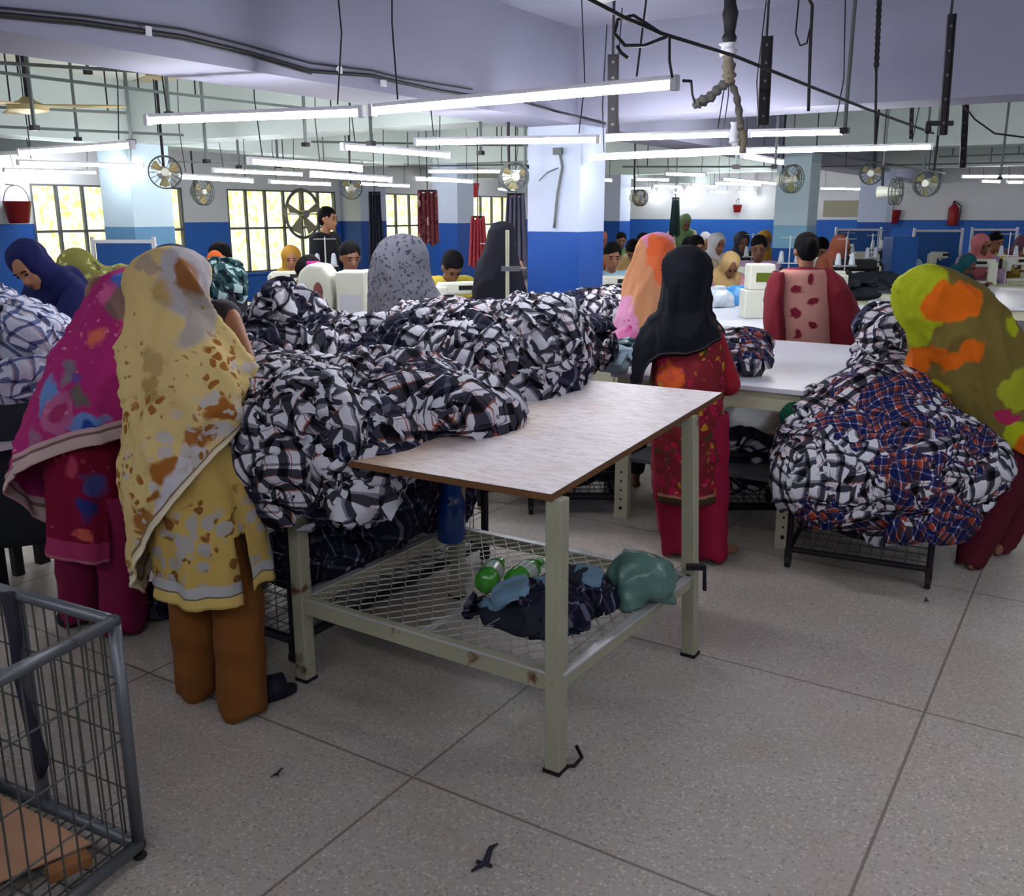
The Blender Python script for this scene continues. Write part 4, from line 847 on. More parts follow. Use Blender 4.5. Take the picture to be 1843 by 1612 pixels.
def wire_trolley(name, label, x0, x1, y0, y1, h, rz=0, org=(0, 0), m='greysteel', wire='wire', posts=None, n=(9, 9), mid=2, base=.10, rr=.018, group=None, top_open=True):
    """tube framed trolley with wire mesh sides on four castors; local box about its own origin"""
    r = root(name, label, 'trolley', (org[0], org[1], 0), rz, group)
    for z, nm in ((h, 'top_rail'), (base, 'base_rail')):
        g = G(); P = [(x0, y0, z), (x1, y0, z), (x1, y1, z), (x0, y1, z)]
        for i in range(4): g.tube([P[i], P[(i+1) % 4]], rr, 8)
        for p in P: g.ell(p, rr*1.15, 8, 6)
        g.obj(nm, m, r, 40)
    for x in (x0, x1):
        for y in (y0, y1):
            G().tube([(x, y, base), (x, y, h)], rr, 8).obj('post', m, r, 40)
            g = G(); g.tube([(x-.012, y, .03), (x+.012, y, .03)], .028, 12); c = g.obj('castor', 'black', r, 40)
            G().box((x, y, .065), (.03, .036, .06)).obj('castor_fork', 'iron', c)
    for (a, b, k) in (((x0, y0), (x1, y0), n[0]), ((x0, y1), (x1, y1), n[0]), ((x0, y0), (x0, y1), n[1]), ((x1, y0), (x1, y1), n[1])):
        g = G()
        for q in range(1, k*1): t = q/k; x = a[0]+(b[0]-a[0])*t; y = a[1]+(b[1]-a[1])*t; g.tube([(x, y, base), (x, y, h)], .0025, 5)
        for q in range(1, mid+1): z = base+(h-base)*q/(mid+1); g.tube([(a[0], a[1], z), (b[0], b[1], z)], .003, 5)
        g.obj('side_mesh', wire, r)
    g = G()
    for q in range(1, n[0]*2): x = x0+(x1-x0)*q/(n[0]*2); g.tube([(x, y0, base), (x, y1, base)], .0025, 4)
    for q in range(1, n[1]): y = y0+(y1-y0)*q/n[1]; g.tube([(x0, y, base-.004), (x1, y, base-.004)], .003, 4)
    g.obj('bottom_mesh', wire, r)
    return r
def bag(name, label, c, r, m, cat, neck=.3, seed=0, vox=.012, amp=.012):
    g = G(); g.ell((0, 0, r[2]*.9), r, 18, 12); g.box((0, 0, r[2]*.55), (r[0]*1.7, r[1]*1.6, r[2]*1.0), .3, taper=.9); g.ell((r[0]*.3, 0, r[2]*1.5), (r[0]*.5, r[1]*.4, r[2]*.35), 10, 8)
    if neck: g.cap((0, 0, r[2]*1.5), (r[0]*.1, 0, r[2]*2.0), r[0]*neck, r[0]*neck*.5); g.ell((r[0]*.1, 0, r[2]*2.1), (r[0]*.42, r[1]*.3, r[2]*.2), 10, 8)
    q = remesh(g, vox, 2, None, lambda p, n: amp*ridge(p, 14, seed)+amp*.5*nz(p, 30, seed)); q.v = [(x, y, max(z, .002)) for x, y, z in q.v]
    o = q.obj(name, m, None, True); o.location = c; o.rotation_euler = (0, 0, YAW)
    return tag(o, label, cat)

def main_table():
    r = root('work_table', 'wooden topped steel work table with wire mesh lower shelf at the centre', 'table', (-1.7, 2.6, 0)); O = Vector((1.7, -2.6, 0))
    zt = lambda y: .845+(y-2.12)*.065
    cs = [(-1.225, 2.13), (-1.21, 3.40), (-2.35, 3.36), (-2.33, 2.10)]
    g = G(); top = [Vector((x, y, zt(y)+.012))+O for x, y in cs]; bot = [p-Vector((0, 0, .018)) for p in top]
    g.add(top+bot, [(0, 1, 2, 3), (7, 6, 5, 4)]); g.obj('tabletop', 'ply', r)
    g = G(); e = [p+(p-sum(top, Vector())/4)*.003-Vector((0, 0, .001)) for p in top]; b = [p-Vector((0, 0, .019)) for p in e]
    g.add(e+b, [(i, (i+1) % 4, (i+1) % 4+4, i+4) for i in range(4)]); g.obj('tabletop_edge', 'plyedge', r)
    legs = [(-1.215, 2.155, -1.225, 2.165), (-2.24, 2.17, -2.24, 2.17), (-1.165, 3.08, -1.225, 3.12), (-2.22, 3.06, -2.22, 3.08)]
    for x, y, x2, y2 in legs:
        h = zt(y2)-.008; lg = G(); lg.bar(Vector((x, y, 0))+O, Vector((x2, y2, h))+O, .05, .05, (0, 1, 0)); lg.obj('leg', 'steel', r, bevel=.004)
        f = G().box(Vector((x, y, .006))+O, (.056, .056, .012)); f.obj('foot_pad', 'iron', r)
    g = G(); z = zt(2.2)-.03
    for a, b in ((1, 3), (2, 3)):
        p = Vector((legs[a][2], legs[a][3], zt(legs[a][3])-.03))+O; q = Vector((legs[b][2], legs[b][3], zt(legs[b][3])-.03))+O; g.bar(p, q, .03, .045)
    g.obj('apron_rail', 'steel', r)
    zs = .31; K = [Vector((x, y, zs))+O for x, y in ((-2.235, 2.165), (-1.2, 2.15), (-1.175, 3.07), (-2.225, 3.06))]
    for i in range(4):
        a, b = K[i], K[(i+1) % 4]; o = G().bar(a-V3(0, 0, .02), b-V3(0, 0, .02), .012 if i else .02, .062 if i == 0 else .04).obj('shelf_rail', 'steel', r)
        G().bar(a+V3(0, 0, .006), b+V3(0, 0, .006), .03, .006).obj('shelf_rail_edge', 'silver', o)
    G().bar((K[0]+K[1])/2, (K[3]+K[2])/2, .022, .008).obj('shelf_crossbar', 'silver', r)
    g = G(); X0, X1, Y0, Y1 = K[0].x, K[1].x, K[0].y, K[3].y; cw, ch = .058, .040; nx = int((X1-X0)/cw); ny = int((Y1-Y0)/ch)
    zz = K[0].z+.004
    for j in range(ny+1):   # expanded metal: rows of shallow zigzags meeting at their tips
        y = Y0+(Y1-Y0)*j/ny; sg = 1 if j % 2 == 0 else -1; P = []
        for i in range(nx*2+1):
            x = X0+(X1-X0)*i/(nx*2); d = (ch*.5 if (i % 2 == 0) == (j % 2 == 0) else -ch*.5)*.85; P.append(V3(x, min(max(y+d, Y0), Y1), zz))
        g.tube(P, .0028, 4, False)
    g.obj('shelf_mesh', 'mesh', r)
    g = G(); p = fl(1003, 1378, .01); g.tube([p+O+V3(0, 0, 0), p+O+RT*.05+V3(0, 0, 0), p+O+RT*.075+FH*.03+V3(0, 0, .01), p+O+RT*.06+FH*.06+V3(0, 0, .03)], .006, 6); g.obj('bent_wire_foot', 'iron', r, True)
    p = Vector((-1.165, 3.08, .36))+O; g = G(); g.tube([p+RT*-.03+FH*-.03, p+RT*.03-FH*.03, p+RT*.035-FH*.03-V3(0, 0, .09)], .008, 6); g.box(p-FH*.03, (.07, .02, .02), YAW); g.obj('wire_hook', 'iron', r)
    # things on the shelf
    M['greenbag'] = flat('green_translucent_plastic', (88, 128, 118), .3, spec=.6, var=.15, bump=.3)
    M['gfilm'] = flat('green_bottle_plastic', (60, 150, 40), .2, spec=.7, var=.1); M['clear'] = flat('cloudy_plastic', (176, 196, 182), .2, spec=.7, var=.1)
    bag('plastic_bag', 'tied green plastic bag on the mesh shelf beside the back leg', (-1.235, 2.76, .318), (.11, .10, .09), 'greenbag', 'bag', neck=0, seed=3, amp=.018)
    for i, (px, lab) in enumerate(((885, 'green plastic bottle lying at the left on the mesh shelf'), (945, 'green plastic bottle lying beside the table leg on the mesh shelf'))):
        p = fl(px, 1050, .32); q = root('bottle', lab, 'bottle', (p.x, p.y, .318+.042), 1.9-i*.25, 'green bottles on the mesh shelf')
        g = G(); pr = [(.001, -.10), (.036, -.098), (.041, -.08), (.041, .03), (.035, .06), (.014, .09), (.013, .105)]
        R = [[V3(z, r_*math.cos(2*PI*k/16), r_*math.sin(2*PI*k/16)) for k in range(16)] for r_, z in pr]; g.rings(R); g.obj('bottle_body', 'gfilm' if 1 else 'clear', q, True)
        g = G(); g.rings([[V3(z, .0165*math.cos(2*PI*k/14), .0165*math.sin(2*PI*k/14)) for k in range(14)] for z in (.10, .125)]); g.obj('bottle_cap', 'gfilm', q, 40)
        g = G(); g.rings([[V3(z, .0418*math.cos(2*PI*k/16), .0418*math.sin(2*PI*k/16)) for k in range(16)] for z in (-.04, .02)], False); g.obj('bottle_label', 'clear', q, True)
    M['denim'] = flat('pale_denim', (112, 146, 170), .9, bump=.4); M['ddenim'] = flat('dark_denim', (34, 38, 52), .9, bump=.4)
    heap('rag_pile', 'pile of dark denim and pale blue rags on the mesh shelf', [(fl(960, 1105, .34), (.17, .13, .055)), (fl(1040, 1080, .34), (.12, .11, .06)), (fl(890, 1110, .335), (.07, .08, .03))], 26, [('ddenim', 4), ('plaid4', 2), ('denim', 2)], size=.16, seed=5, amp=.012, floorz=.318, cat='rags')
    for i, (P, w_) in enumerate((([(1045, 1035), (1070, 1060), (1095, 1080), (1085, 1110)], .002), ([(880, 1068), (915, 1072), (905, 1110), (870, 1128), (905, 1122)], .0025), ([(760, 1115), (800, 1110), (835, 1103)], .002))):
        tag(G().tube([fl(x, y, .40-.02*k if i < 2 else .322) for k, (x, y) in enumerate(P)], w_, 5).obj('white_string', flat('white_cord', (206, 206, 204)), None, True), ('white string trailing over the right of the rag pile', 'knotted white string at the left of the rag pile', 'short white string lying on the bare mesh shelf')[i], 'string', 'strings on the shelf')
    M['bluebottle'] = flat('blue_translucent_plastic', (16, 66, 140), .15, spec=.7, var=.15); M['bluecap'] = flat('blue_cap', (10, 20, 150), .4)
    q = root('water_bottle', 'large blue plastic bottle standing at the back left corner of the mesh shelf', 'bottle', (-2.13, 2.90, .062))
    G().lathe((0, 0, .26), [(.05, 0), (.058, .01), (.058, .16), (.05, .18), (.044, .2), (.044, .26), (.036, .28), (.036, .30)], 20).obj('bottle_body', 'bluebottle', q, 50)
    G().lathe((0, 0, .555), [(.04, 0), (.04, .055), (.036, .06)], 18).obj('bottle_cap', 'bluecap', q, 50)

def front_cart():
    z = .655; A = fl(205, 1118, z); B = fl(0, 1060, z); Cc = fl(0, 1222, z); 
    dB = (B-A).normalized(); dC = (Cc-A).normalized(); LB, LC = .78, .62
    r = root('wire_cart', 'grey wire cart with cardboard inside at the bottom left corner', 'trolley', (A.x, A.y, 0)); 
    a = V3(0, 0, 0); b = dB*LB; c = dC*LC; d = b+c; zb = .042; up = V3(0, 0, 1)
    for nm, zz, rr in (('top_rail', z, .016), ('base_rail', zb, .018)):
        for p, q in ((a, b), (a, c), (b, d), (c, d)): g = G().tube([p+up*zz, q+up*zz], rr, 10); g.ell(p+up*zz, rr*1.1, 10, 8); g.obj(nm, 'greysteel', r, True)
    for p in (a, b, c, d): G().tube([p+up*.03, p+up*z], .016, 10).obj('post', 'greysteel', r, True); G().ell(p+up*.010, (.018, .018, .010), 10, 6).obj('foot', 'black', r, True)
    # flat bar half way along the back side
    m1 = a.lerp(b, .46); G().bar(m1+up*zb, m1+up*z, .03, .008).obj('side_bar', 'greysteel', r)
    for p, q, L in ((a, b, LB), (a, c, LC), (b, d, LC), (c, d, LB)):
        g = G(); n = int(L/.042)
        for k in range(1, n): e = p.lerp(q, k/n); j = .004*math.sin(k*7); g.tube([e+up*zb, e+up*(z*.5)+dB*j, e+up*z], .0026, 5)
        for k in range(1, 4): zz = zb+(z-zb)*k/4; g.tube([p+up*zz, q+up*zz], .0026, 5)
        g.obj('side_mesh', 'wire', r)
    g = G(); n = 22
    for k in range(1, n): g.tube([b*(k/n)+up*zb, b*(k/n)+c+up*zb], .0026, 4)
    for k in range(1, 10): g.tube([c*(k/10)+up*(zb-.004), c*(k/10)+b+up*(zb-.004)], .0026, 4)
    g.obj('bottom_mesh', 'wire', r)
    M['card'] = flat('cardboard', (186, 142, 112), .9, scale=6, var=.08); M['tape'] = flat('brown_wood_block', (150, 100, 60), .7)
    base = r.location
    P = [base+b*.16+c*.22, base+b*.99+c*.22, base+b*.99+c*.97, base+b*.55+c*.97, base+b*.30+c*.55]
    P = [base+b*u+c*v for u, v in ((.13, .1), (.97, .05), (.97, .85), (.72, .93), (.32, .62))]
    g = G(); t = [p+up*(zb+.012+.006*(i % 2)) for i, p in enumerate(P)]; bt = [p-up*.005 for p in t]; n = len(P)
    g.add(t+bt, [tuple(range(n)), tuple(range(n, 2*n))[::-1]]+[(i, (i+1) % n, (i+1) % n+n, i+n) for i in range(n)])
    tag(g.obj('cardboard_sheet', 'card'), 'torn cardboard sheet lying in the bottom of the wire cart', 'cardboard')
    p = fl(122, 1548, .09); tag(G().box((p.x, p.y, zb+.032), (.10, .04, .03), 1.35).obj('wood_block', 'tape', None, bevel=.004), 'small brown wooden block on the cardboard sheet', 'block')
    M['strip'] = flat('dark_torn_cloth', (44, 42, 56), .9, bump=.4)
    def strip(pts, w_, lab):
        g = G(); R = []
        for i, p in enumerate(pts): R.append([p+RT*w_*(.5+.3*math.sin(i*2.1)), p+FH*.012, p-RT*w_*(.5+.3*math.cos(i*1.7)), p-FH*.012])
        g.rings(R); tag(g.obj('cloth_strip', 'strip', None, True), lab, 'cloth')
    Ds = m1+base
    strip([Ds+up*(z+.012)+dC*.02, Ds+up*(z-.1)+dC*.025, Ds+up*(z-.22)+dC*.035, Ds+up*(z-.34)+dC*.03-dB*.03, Ds+up*(z-.45)+dC*.03-dB*.05, Ds+up*(z-.5)+dC*.03-dB*.04], .032, 'dark torn cloth strip hanging down the back side of the wire cart')
    heap('cloth_scraps', 'dark check scraps piled in the far corner of the wire cart', [(base+b*.78+c*.25+up*.16, (.10, .09, .09)), (base+b*.8+c*.3+up*.28, (.07, .07, .12))], 22, [('plaid4', 3), ('plaid5', 1)], size=.16, seed=21, amp=.012, cat='scraps')

def heaps():
    # trolley under the front heap
    t = wire_trolley('garment_trolley', 'black wire trolley of dark garments standing behind the cream table leg', -.30, .30, -.62, .62, .74, 0, (-2.66, 2.86), 'darksteel', 'greysteel', n=(7, 13), mid=3, base=.09)
    heap('folded_garments', 'dark navy garments packed inside the black wire trolley', [((-2.66, 2.86, .40), (.27, .58, .27)), ((-2.62, 2.5, .42), (.25, .2, .27)), ((-2.6, 3.2, .42), (.25, .25, .26)), ((-2.5, 2.9, .5), (.2, .5, .2))], 90, [('plaid4', 5), ('plaid', .8)], size=.3, seed=2, cat='garments')
    heap('check_shirt_heap', 'black and white check shirts heaped over the trolley and the near table corner', [((-2.58, 2.50, .84), (.36, .28, .20)), ((-2.44, 2.38, .70), (.25, .17, .18)), ((-2.34, 2.30, .66), (.15, .13, .14)), (pt(560, 800, 2.95), (.17, .10, .16)), (pt(650, 810, 3.0), (.14, .10, .14)), (pt(520, 760, 3.1), (.18, .16, .16)), (pt(510, 850, 3.0), (.12, .10, .17)), (pt(640, 885, 2.95), (.10, .08, .06)), ((-2.18, 2.62, .93), (.32, .24, .12)), (pt(800, 750, 3.22), (.24, .19, .085)), (pt(700, 735, 3.3), (.3, .26, .14)), (pt(600, 745, 3.3), (.25, .25, .15))], 230, BW, size=.29, seed=3, amp=.026)
    heap('check_shirt_heap', 'black and white check shirts heaped on the far half of the wooden table', [(pt(890, 650, 3.85), (.34, .30, .17)), (pt(960, 640, 3.8), (.16, .24, .20)), (pt(800, 625, 4.0), (.32, .3, .14)), (pt(950, 700, 3.7), (.14, .16, .10)), (pt(860, 700, 3.75), (.24, .22, .10)), (pt(1010, 610, 3.9), (.05, .2, .10))], 200, BW, size=.30, seed=4, amp=.024)
    heap('check_shirt_heap', 'check shirts heaped between the cream shawl and the grey shawl', [(pt(600, 640, 4.0), (.30, .25, .12)), (pt(515, 600, 4.0), (.12, .13, .16)), (pt(520, 650, 3.9), (.22, .2, .12)), (pt(670, 630, 4.0), (.2, .2, .10)), (pt(700, 680, 3.8), (.25, .2, .06))], 120, BW, size=.25, seed=6)
    r = root('work_table', 'low plywood topped table under the check shirts beside the trolley', 'table', (-3.32, 3.25, 0)); G().box((0, 0, .85), (.62, 1.15, .02), .0).obj('tabletop', 'ply', r)
    for sx in (-.27, .27):
        for sy in (-.53, .53): G().box((sx, sy, .42), (.045, .045, .84)).obj('leg', 'steel', r)
    p = fl(535, 693, .90); b = G().box((0, 0, 0), (.62, .22, .012)).obj('plywood_board', 'ply'); b.location = (p.x, p.y, .905); b.rotation_euler = (0, 0, YAW+.1); tag(b, 'loose strip of pale plywood lying among the check shirts', 'board')
    # right hand bundle on its trolley
    wire_trolley('garment_trolley', 'low black wire trolley under the navy and white check bundle', -.30, .30, -.30, .30, .42, .12, (-.86, 4.50), 'iron', 'wire', n=(6, 6), mid=1, base=.09, rr=.014)
    bl = [(V3(-.86, 4.5, .30), (.31, .31, .2)), (pt(1590, 830, 4.12), (.42, .34, .24)), (pt(1500, 860, 4.05), (.22, .25, .20)), (pt(1570, 745, 4.25), (.28, .26, .16)), (pt(1700, 850, 4.1), (.20, .25, .18)), (pt(1470, 830, 4.15), (.13, .2, .24)), (pt(1600, 900, 4.1), (.38, .3, .12)), (pt(1735, 830, 4.15), (.12, .15, .07))]
    heap('check_bundle', 'big mound of navy, orange and white check shirts on the low trolley', bl[1:], 190, [('plaid3', 4), ('plaid2', 3), ('plaid', 1.5)], size=.31, seed=7, amp=.022, cat='clothes bundle')
    heap('garments_in_trolley', 'dark and white check garments seen through the low trolley wires', [(V3(-.86, 4.5, .27), (.29, .29, .17))], 60, [('plaid4', 1), ('plaid2', 3)], size=.26, seed=8, amp=.018, floorz=.1, cat='garments')
    heap('check_shirt_heap', 'check shirts piled between the pink tunic and the olive shawl', [(pt(1610, 650, 5.1), (.17, .2, .22)), (pt(1600, 600, 5.2), (.14, .16, .12)), (pt(1590, 700, 5.0), (.17, .2, .2))], 60, BW, size=.26, seed=9)
    tr = wire_trolley('garment_trolley', 'black wire trolley standing right of the white topped table', -.22, .22, -.25, .25, .72, YAW, tuple(pt(1605, 700, 5.1).xy), 'iron', 'wire', n=(5, 5), mid=2)
    # far left heap and its tub
    heap('check_shirt_heap', 'pale blue and white check shirts piled at the far left edge', [(pt(20, 640, 3.95), (.22, .22, .20)), (pt(70, 625, 4.1), (.14, .2, .12)), (pt(-70, 625, 3.95), (.25, .25, .26)), (pt(40, 680, 3.9), (.16, .2, .14))], 70, [('plaid6', 5), ('plaid4', 1)], size=.28, seed=10, amp=.016)
    M['tub'] = flat('charcoal_cloth', (38, 42, 50), .85, bump=.3)
    p = pt(10, 800, 3.95); g = G(); R = []
    for z, k in ((.25, .30), (.3, .34), (.5, .37), (.72, .40), (.86, .40), (.86, .36)): R.append([V3(p.x+k*math.cos(q*PI/16)*(1+.03*math.sin(q)), p.y+k*.8*math.sin(q*PI/16), z) for q in range(32)])
    g.rings(R); tb = tag(g.obj('cloth_tub', 'tub', None, True), 'dark cloth tub under the pale check shirts at the left edge', 'tub')
    st = root('tub_stand', 'dark stand under the cloth tub at the left edge', 'stand', (p.x, p.y, 0))
    for q in range(4): a = q*PI/2+.6; G().box((.26*math.cos(a), .22*math.sin(a), .125), (.05, .05, .25)).obj('leg', 'iron', st)
    r = root('side_table', 'pale edged low table cut off by the left edge of the photo', 'table', (-3.85, 1.98, 0)); G().box((0, 0, .71), (.5, .5, .025)).obj('tabletop', 'white', r)
    for sx in (-.21, .21):
        for sy in (-.21, .21): G().box((sx, sy, .35), (.04, .04, .7)).obj('leg', 'darksteel', r)
    # low basket trolleys under the benches
    for i, (px, py, lab) in enumerate(((940, 915, 'low dark wire basket of black garments seen through the table legs'), (1035, 930, 'dark wire basket of black garments behind the bench leg'), (1340, 950, 'round basket with black and white cloth under the white topped table'))):
        p = fl(px, py); p = p+FH*.25; q = wire_trolley('wire_basket', lab, -.24, .24, -.2, .2, .38, YAW, (p.x, p.y), 'iron', 'darksteel', n=(6, 5), mid=1, group='low baskets under the tables')
        heap('basket_garments', ('black garments in the left low basket', 'black garments in the basket behind the bench leg', 'black and white cloth in the basket under the white table')[i], [(V3(p.x, p.y, .27), (.24, .2, .15))], 24, [('plaid4', 3), ('ddenim', 3)] if i < 2 else [('plaid2', 1), ('ddenim', 3)], size=.22, seed=30+i, amp=.014, floorz=.1, cat='garments')
    heap('check_shirt_heap', 'grey and white check shirts piled left of the orange shawl, before the blue pillar', [(pt(1060, 566, 6.5), (.24, .22, .11)), (pt(1010, 572, 6.4), (.14, .2, .07)), (pt(1100, 555, 6.6), (.14, .16, .11))], 50, BW, size=.22, seed=12)
    heap('check_shirt_heap', 'dark check bundle at the right end of the big heap', [(pt(1055, 625, 4.6), (.10, .14, .09)), (pt(1020, 640, 4.4), (.10, .14, .10))], 24, [('plaid4', 3), ('plaid', 2)], size=.2, seed=13)
    heap('check_shirt_heap', 'teal and white check shirts piled left of the mint sewing machine', [(pt(380, 520, 5.6), (.13, .14, .11)), (pt(400, 500, 5.7), (.08, .1, .07))], 34, [('plaid5', 4), ('plaid4', 1)], size=.2, seed=14)
    heap('check_shirt_heap', 'folded check shirts on the white table beside the black headscarf', [(pt(1335, 652, 4.8), (.13, .12, .035)), (pt(1320, 640, 4.9), (.14, .1, .045)), (pt(1345, 618, 5.0), (.12, .1, .03))], 30, [('plaid', 2), ('plaid3', 2), ('plaid4', 1)], size=.2, seed=15, amp=.01)
    M['paleblue'] = flat('pale_blue_cloth', (170, 196, 214), .85, bump=.3)
    heap('pale_cloth_pile', 'pale blue cloths on the table left of the black headscarf', [(pt(1115, 650, 4.75), (.13, .14, .03)), (pt(1140, 632, 4.9), (.10, .1, .03))], 16, [('paleblue', 3), ('plaid5', 1)], size=.2, seed=16, amp=.01, cat='cloth pile')
    heap('dark_cloth_pile', 'charcoal cloth piled on the dark table behind the pink tunic', [(pt(1570, 515, 9.9), (.5, .25, .10)), (pt(1545, 528, 9.6), (.32, .22, .08))], 24, [('ddenim', 3), ('tub', 3)], size=.3, seed=17, amp=.015, cat='cloth pile')

def tables():
    def tbl(label, x0, x1, y0, y1, h=.8, top='white', legm='cream', legs=True, holes=False, apron='cream', group=None, shelf=False):
        r = root('work_table', label, 'table', ((x0+x1)/2, (y0+y1)/2, 0), 0, group); a, b = (x1-x0)/2, (y1-y0)/2
        G().box((0, 0, h-.012), (a*2, b*2, .024)).obj('tabletop', top, r, bevel=.003)
        for nm, c, d in (('apron', (0, -b+.04, h-.07), (a*2-.1, .02, .09)), ('apron', (0, b-.04, h-.07), (a*2-.1, .02, .09)), ('apron', (a-.05, 0, h-.07), (.02, b*2-.1, .09)), ('apron', (-a+.05, 0, h-.07), (.02, b*2-.1, .09))): G().box(c, d).obj(nm, apron, r)
        for sx in (-1, 1):
            for sy in (-1, 1):
                l = G().box((sx*(a-.06), sy*(b-.06), (h-.02)/2), (.075, .04, h-.02)).obj('leg', legm, r)
                if holes:
                    for k in range(5): G().tube([(sx*(a-.06), sy*(b-.06)-.022, .06+k*.05), (sx*(a-.06), sy*(b-.06)-.018, .06+k*.05)], .010 if k == 0 else .006, 8).obj('bolt_hole', 'black', l)
        if shelf: G().box((0, 0, .33), (a*2-.15, b*2-.12, .02)).obj('lower_shelf', 'greysteel', r)
        return r
    tbl('white topped cutting table behind the black headscarf, with bolt-holed cream legs', -2.16, -1.16, 4.36, 6.1, .8, holes=True, shelf=True)
    tbl('white topped table beyond the pink tunic, with a seam across it', -3.1, -1.6, 6.7, 8.9, .8)
    tbl('pale table at left of the white topped table, half hidden by heaped shirts', -3.3, -2.3, 4.75, 5.75, .78)
    tbl('pale topped table at the right edge under the teal headscarf', -2.0, -.6, 9.6, 12.2, .78, legm='greysteel')
    M['darktop'] = flat('dark_laminate', (50, 52, 60), .5)
    tbl('dark topped table behind the pink tunic, heaped with charcoal cloth', pt(1570, 500, 9.9).x-.6, pt(1570, 500, 9.9).x+.5, pt(1570, 500, 9.9).y-.45, pt(1570, 500, 9.9).y+.5, .86, 'darktop', 'greysteel')
    q = pt(1060, 560, 6.5); tbl('low cream table under the grey check pile before the pillar', q.x-.45, q.x+.45, q.y-.35, q.y+.35, .82)
    q = pt(380, 530, 5.6); tbl('cream table under the teal check shirts', q.x-.3, q.x+.3, q.y-.3, q.y+.3, .95)
    q = fl(560, 525, .8); 
    # cloth bag, plastic bags
    M['bluefilm'] = flat('blue_film', (60, 140, 206), .3, spec=.6, bump=.3); M['whitefilm'] = flat('white_film', (190, 200, 212), .3, spec=.6, bump=.3); M['greenrag'] = flat('green_rag', (14, 92, 66), .9, bump=.3)
    p = fl(1328, 548, .8); bag('plastic_bag', 'bright blue plastic bag on the far white table', (p.x, p.y, .8), (.16, .13, .09), 'bluefilm', 'bag', 0, 4)
    p = fl(1288, 552, .8); bag('plastic_bag', 'cloudy white plastic bag left of the blue bag', (p.x, p.y, .8), (.15, .13, .08), 'whitefilm', 'bag', .2, 5)
    p = Vector((-1.2, 4.38, .62)); bag('green_rag', 'green rag knotted round the top of the bolt-holed table leg', p, (.06, .05, .06), 'greenrag', 'rag', 0, 6, .01)
# ---------------------------------------------------------------- sewing stations
ST = {}
def station_protos():
    r = root('sewing_table', 'sewing machine table', 'table'); 
    G().box((0, 0, .745), (1.05, .5, .03)).obj('tabletop', 'cream', r, bevel=.004)
    for sx in (-1, 1):
        G().box((sx*.45, 0, .37), (.05, .07, .73)).obj('leg', 'greysteel', r); G().box((sx*.45, 0, .025), (.05, .46, .05)).obj('foot', 'greysteel', r)
    G().box((0, .12, .12), (.86, .04, .04)).obj('treadle_bar', 'greysteel', r); G().box((.02, 0, .10), (.36, .24, .015)).obj('treadle', 'iron', r)
    g = G(); g.box((.15, .06, .62), (.2, .16, .2)); g.obj('motor', 'iron', r, bevel=.02)
    for o in list(r.children): pass
    ST['table'] = r
    for key, col in (('machine', 'machine'), ('mint', 'machine2')):
        r = root('sewing_machine', 'sewing machine', 'sewing machine')
        G().box((0, 0, .02), (.46, .18, .04)).obj('bed', col, r, bevel=.008)
        g = G(); g.box((.17, 0, .15), (.11, .13, .24)); g.box((.0, 0, .255), (.40, .10, .10)); g.box((-.18, 0, .205), (.10, .12, .15)); g2 = g.obj('arm', col, r, bevel=.018)
        g = G(); g.tube([(.23, 0, .25), (.265, 0, .25)], .062, 20); g.obj('handwheel', 'black', r, 40)
        g = G(); g.tube([(-.18, 0, .13), (-.18, 0, .045)], .006, 8); g.box((-.18, .0, .045), (.025, .05, .008)); g.obj('needle_bar', 'silver', r)
        g = G(); g.tube([(-.10, -.07, .20), (-.10, -.085, .20)], .022, 12); g.obj('tension_dial', 'silver', r, 40)
        G().box((.03, -.053, .26), (.14, .004, .035)).obj('name_plate', 'black', r)
        ST[key] = r
    r = root('thread_stand', 'thread stand', 'thread stand')
    G().tube([(0, 0, 0), (0, 0, .62)], .007, 6).obj('pole', 'silver', r); G().box((0, 0, .34), (.24, .05, .01)).obj('spool_plate', 'silver', r)
    g = G(); g.tube([(-.11, 0, .60), (.11, 0, .60)], .004, 5); g.obj('thread_guide', 'silver', r)
    for sx in (-.08, .08):
        G().lathe((sx, 0, .35), [(.032, 0), (.03, .02), (.02, .10), (.008, .115)], 12).obj('cone_of_thread', 'whitefilm', r, 50)
    ST['stand'] = r
    r = root('stool', 'stool', 'stool'); G().box((0, 0, .44), (.34, .30, .035)).obj('seat', 'plyedge', r, bevel=.008)
    for sx in (-1, 1):
        for sy in (-1, 1): G().bar((sx*.15, sy*.13, 0), (sx*.13, sy*.11, .425), .028, .028).obj('leg', 'iron', r)
    ST['stool'] = r
TAKEN = []
def station(x, y, rz, where, mach='machine', stand=True, table=True, dz=0):
    if any(math.hypot(x-a, y-b) < r+.38 for a, b, r in TAKEN): return
    TAKEN.append((x, y, .42))
    c, s = math.cos(rz), math.sin(rz); W = lambda a, b: (x+c*a-s*b, y+s*a+c*b)
    if table: dup(ST['table'], (*W(0, 0), 0), rz, 'cream sewing table '+where, 'sewing tables')
    if mach: dup(ST[mach], (*W(0, .02), .76), rz, ('mint' if mach == 'mint' else 'white')+' sewing machine '+where, 'sewing machines')
    if stand: dup(ST['stand'], (*W(.32, .17), .76), rz, 'thread stand with two cones '+where, 'thread stands')
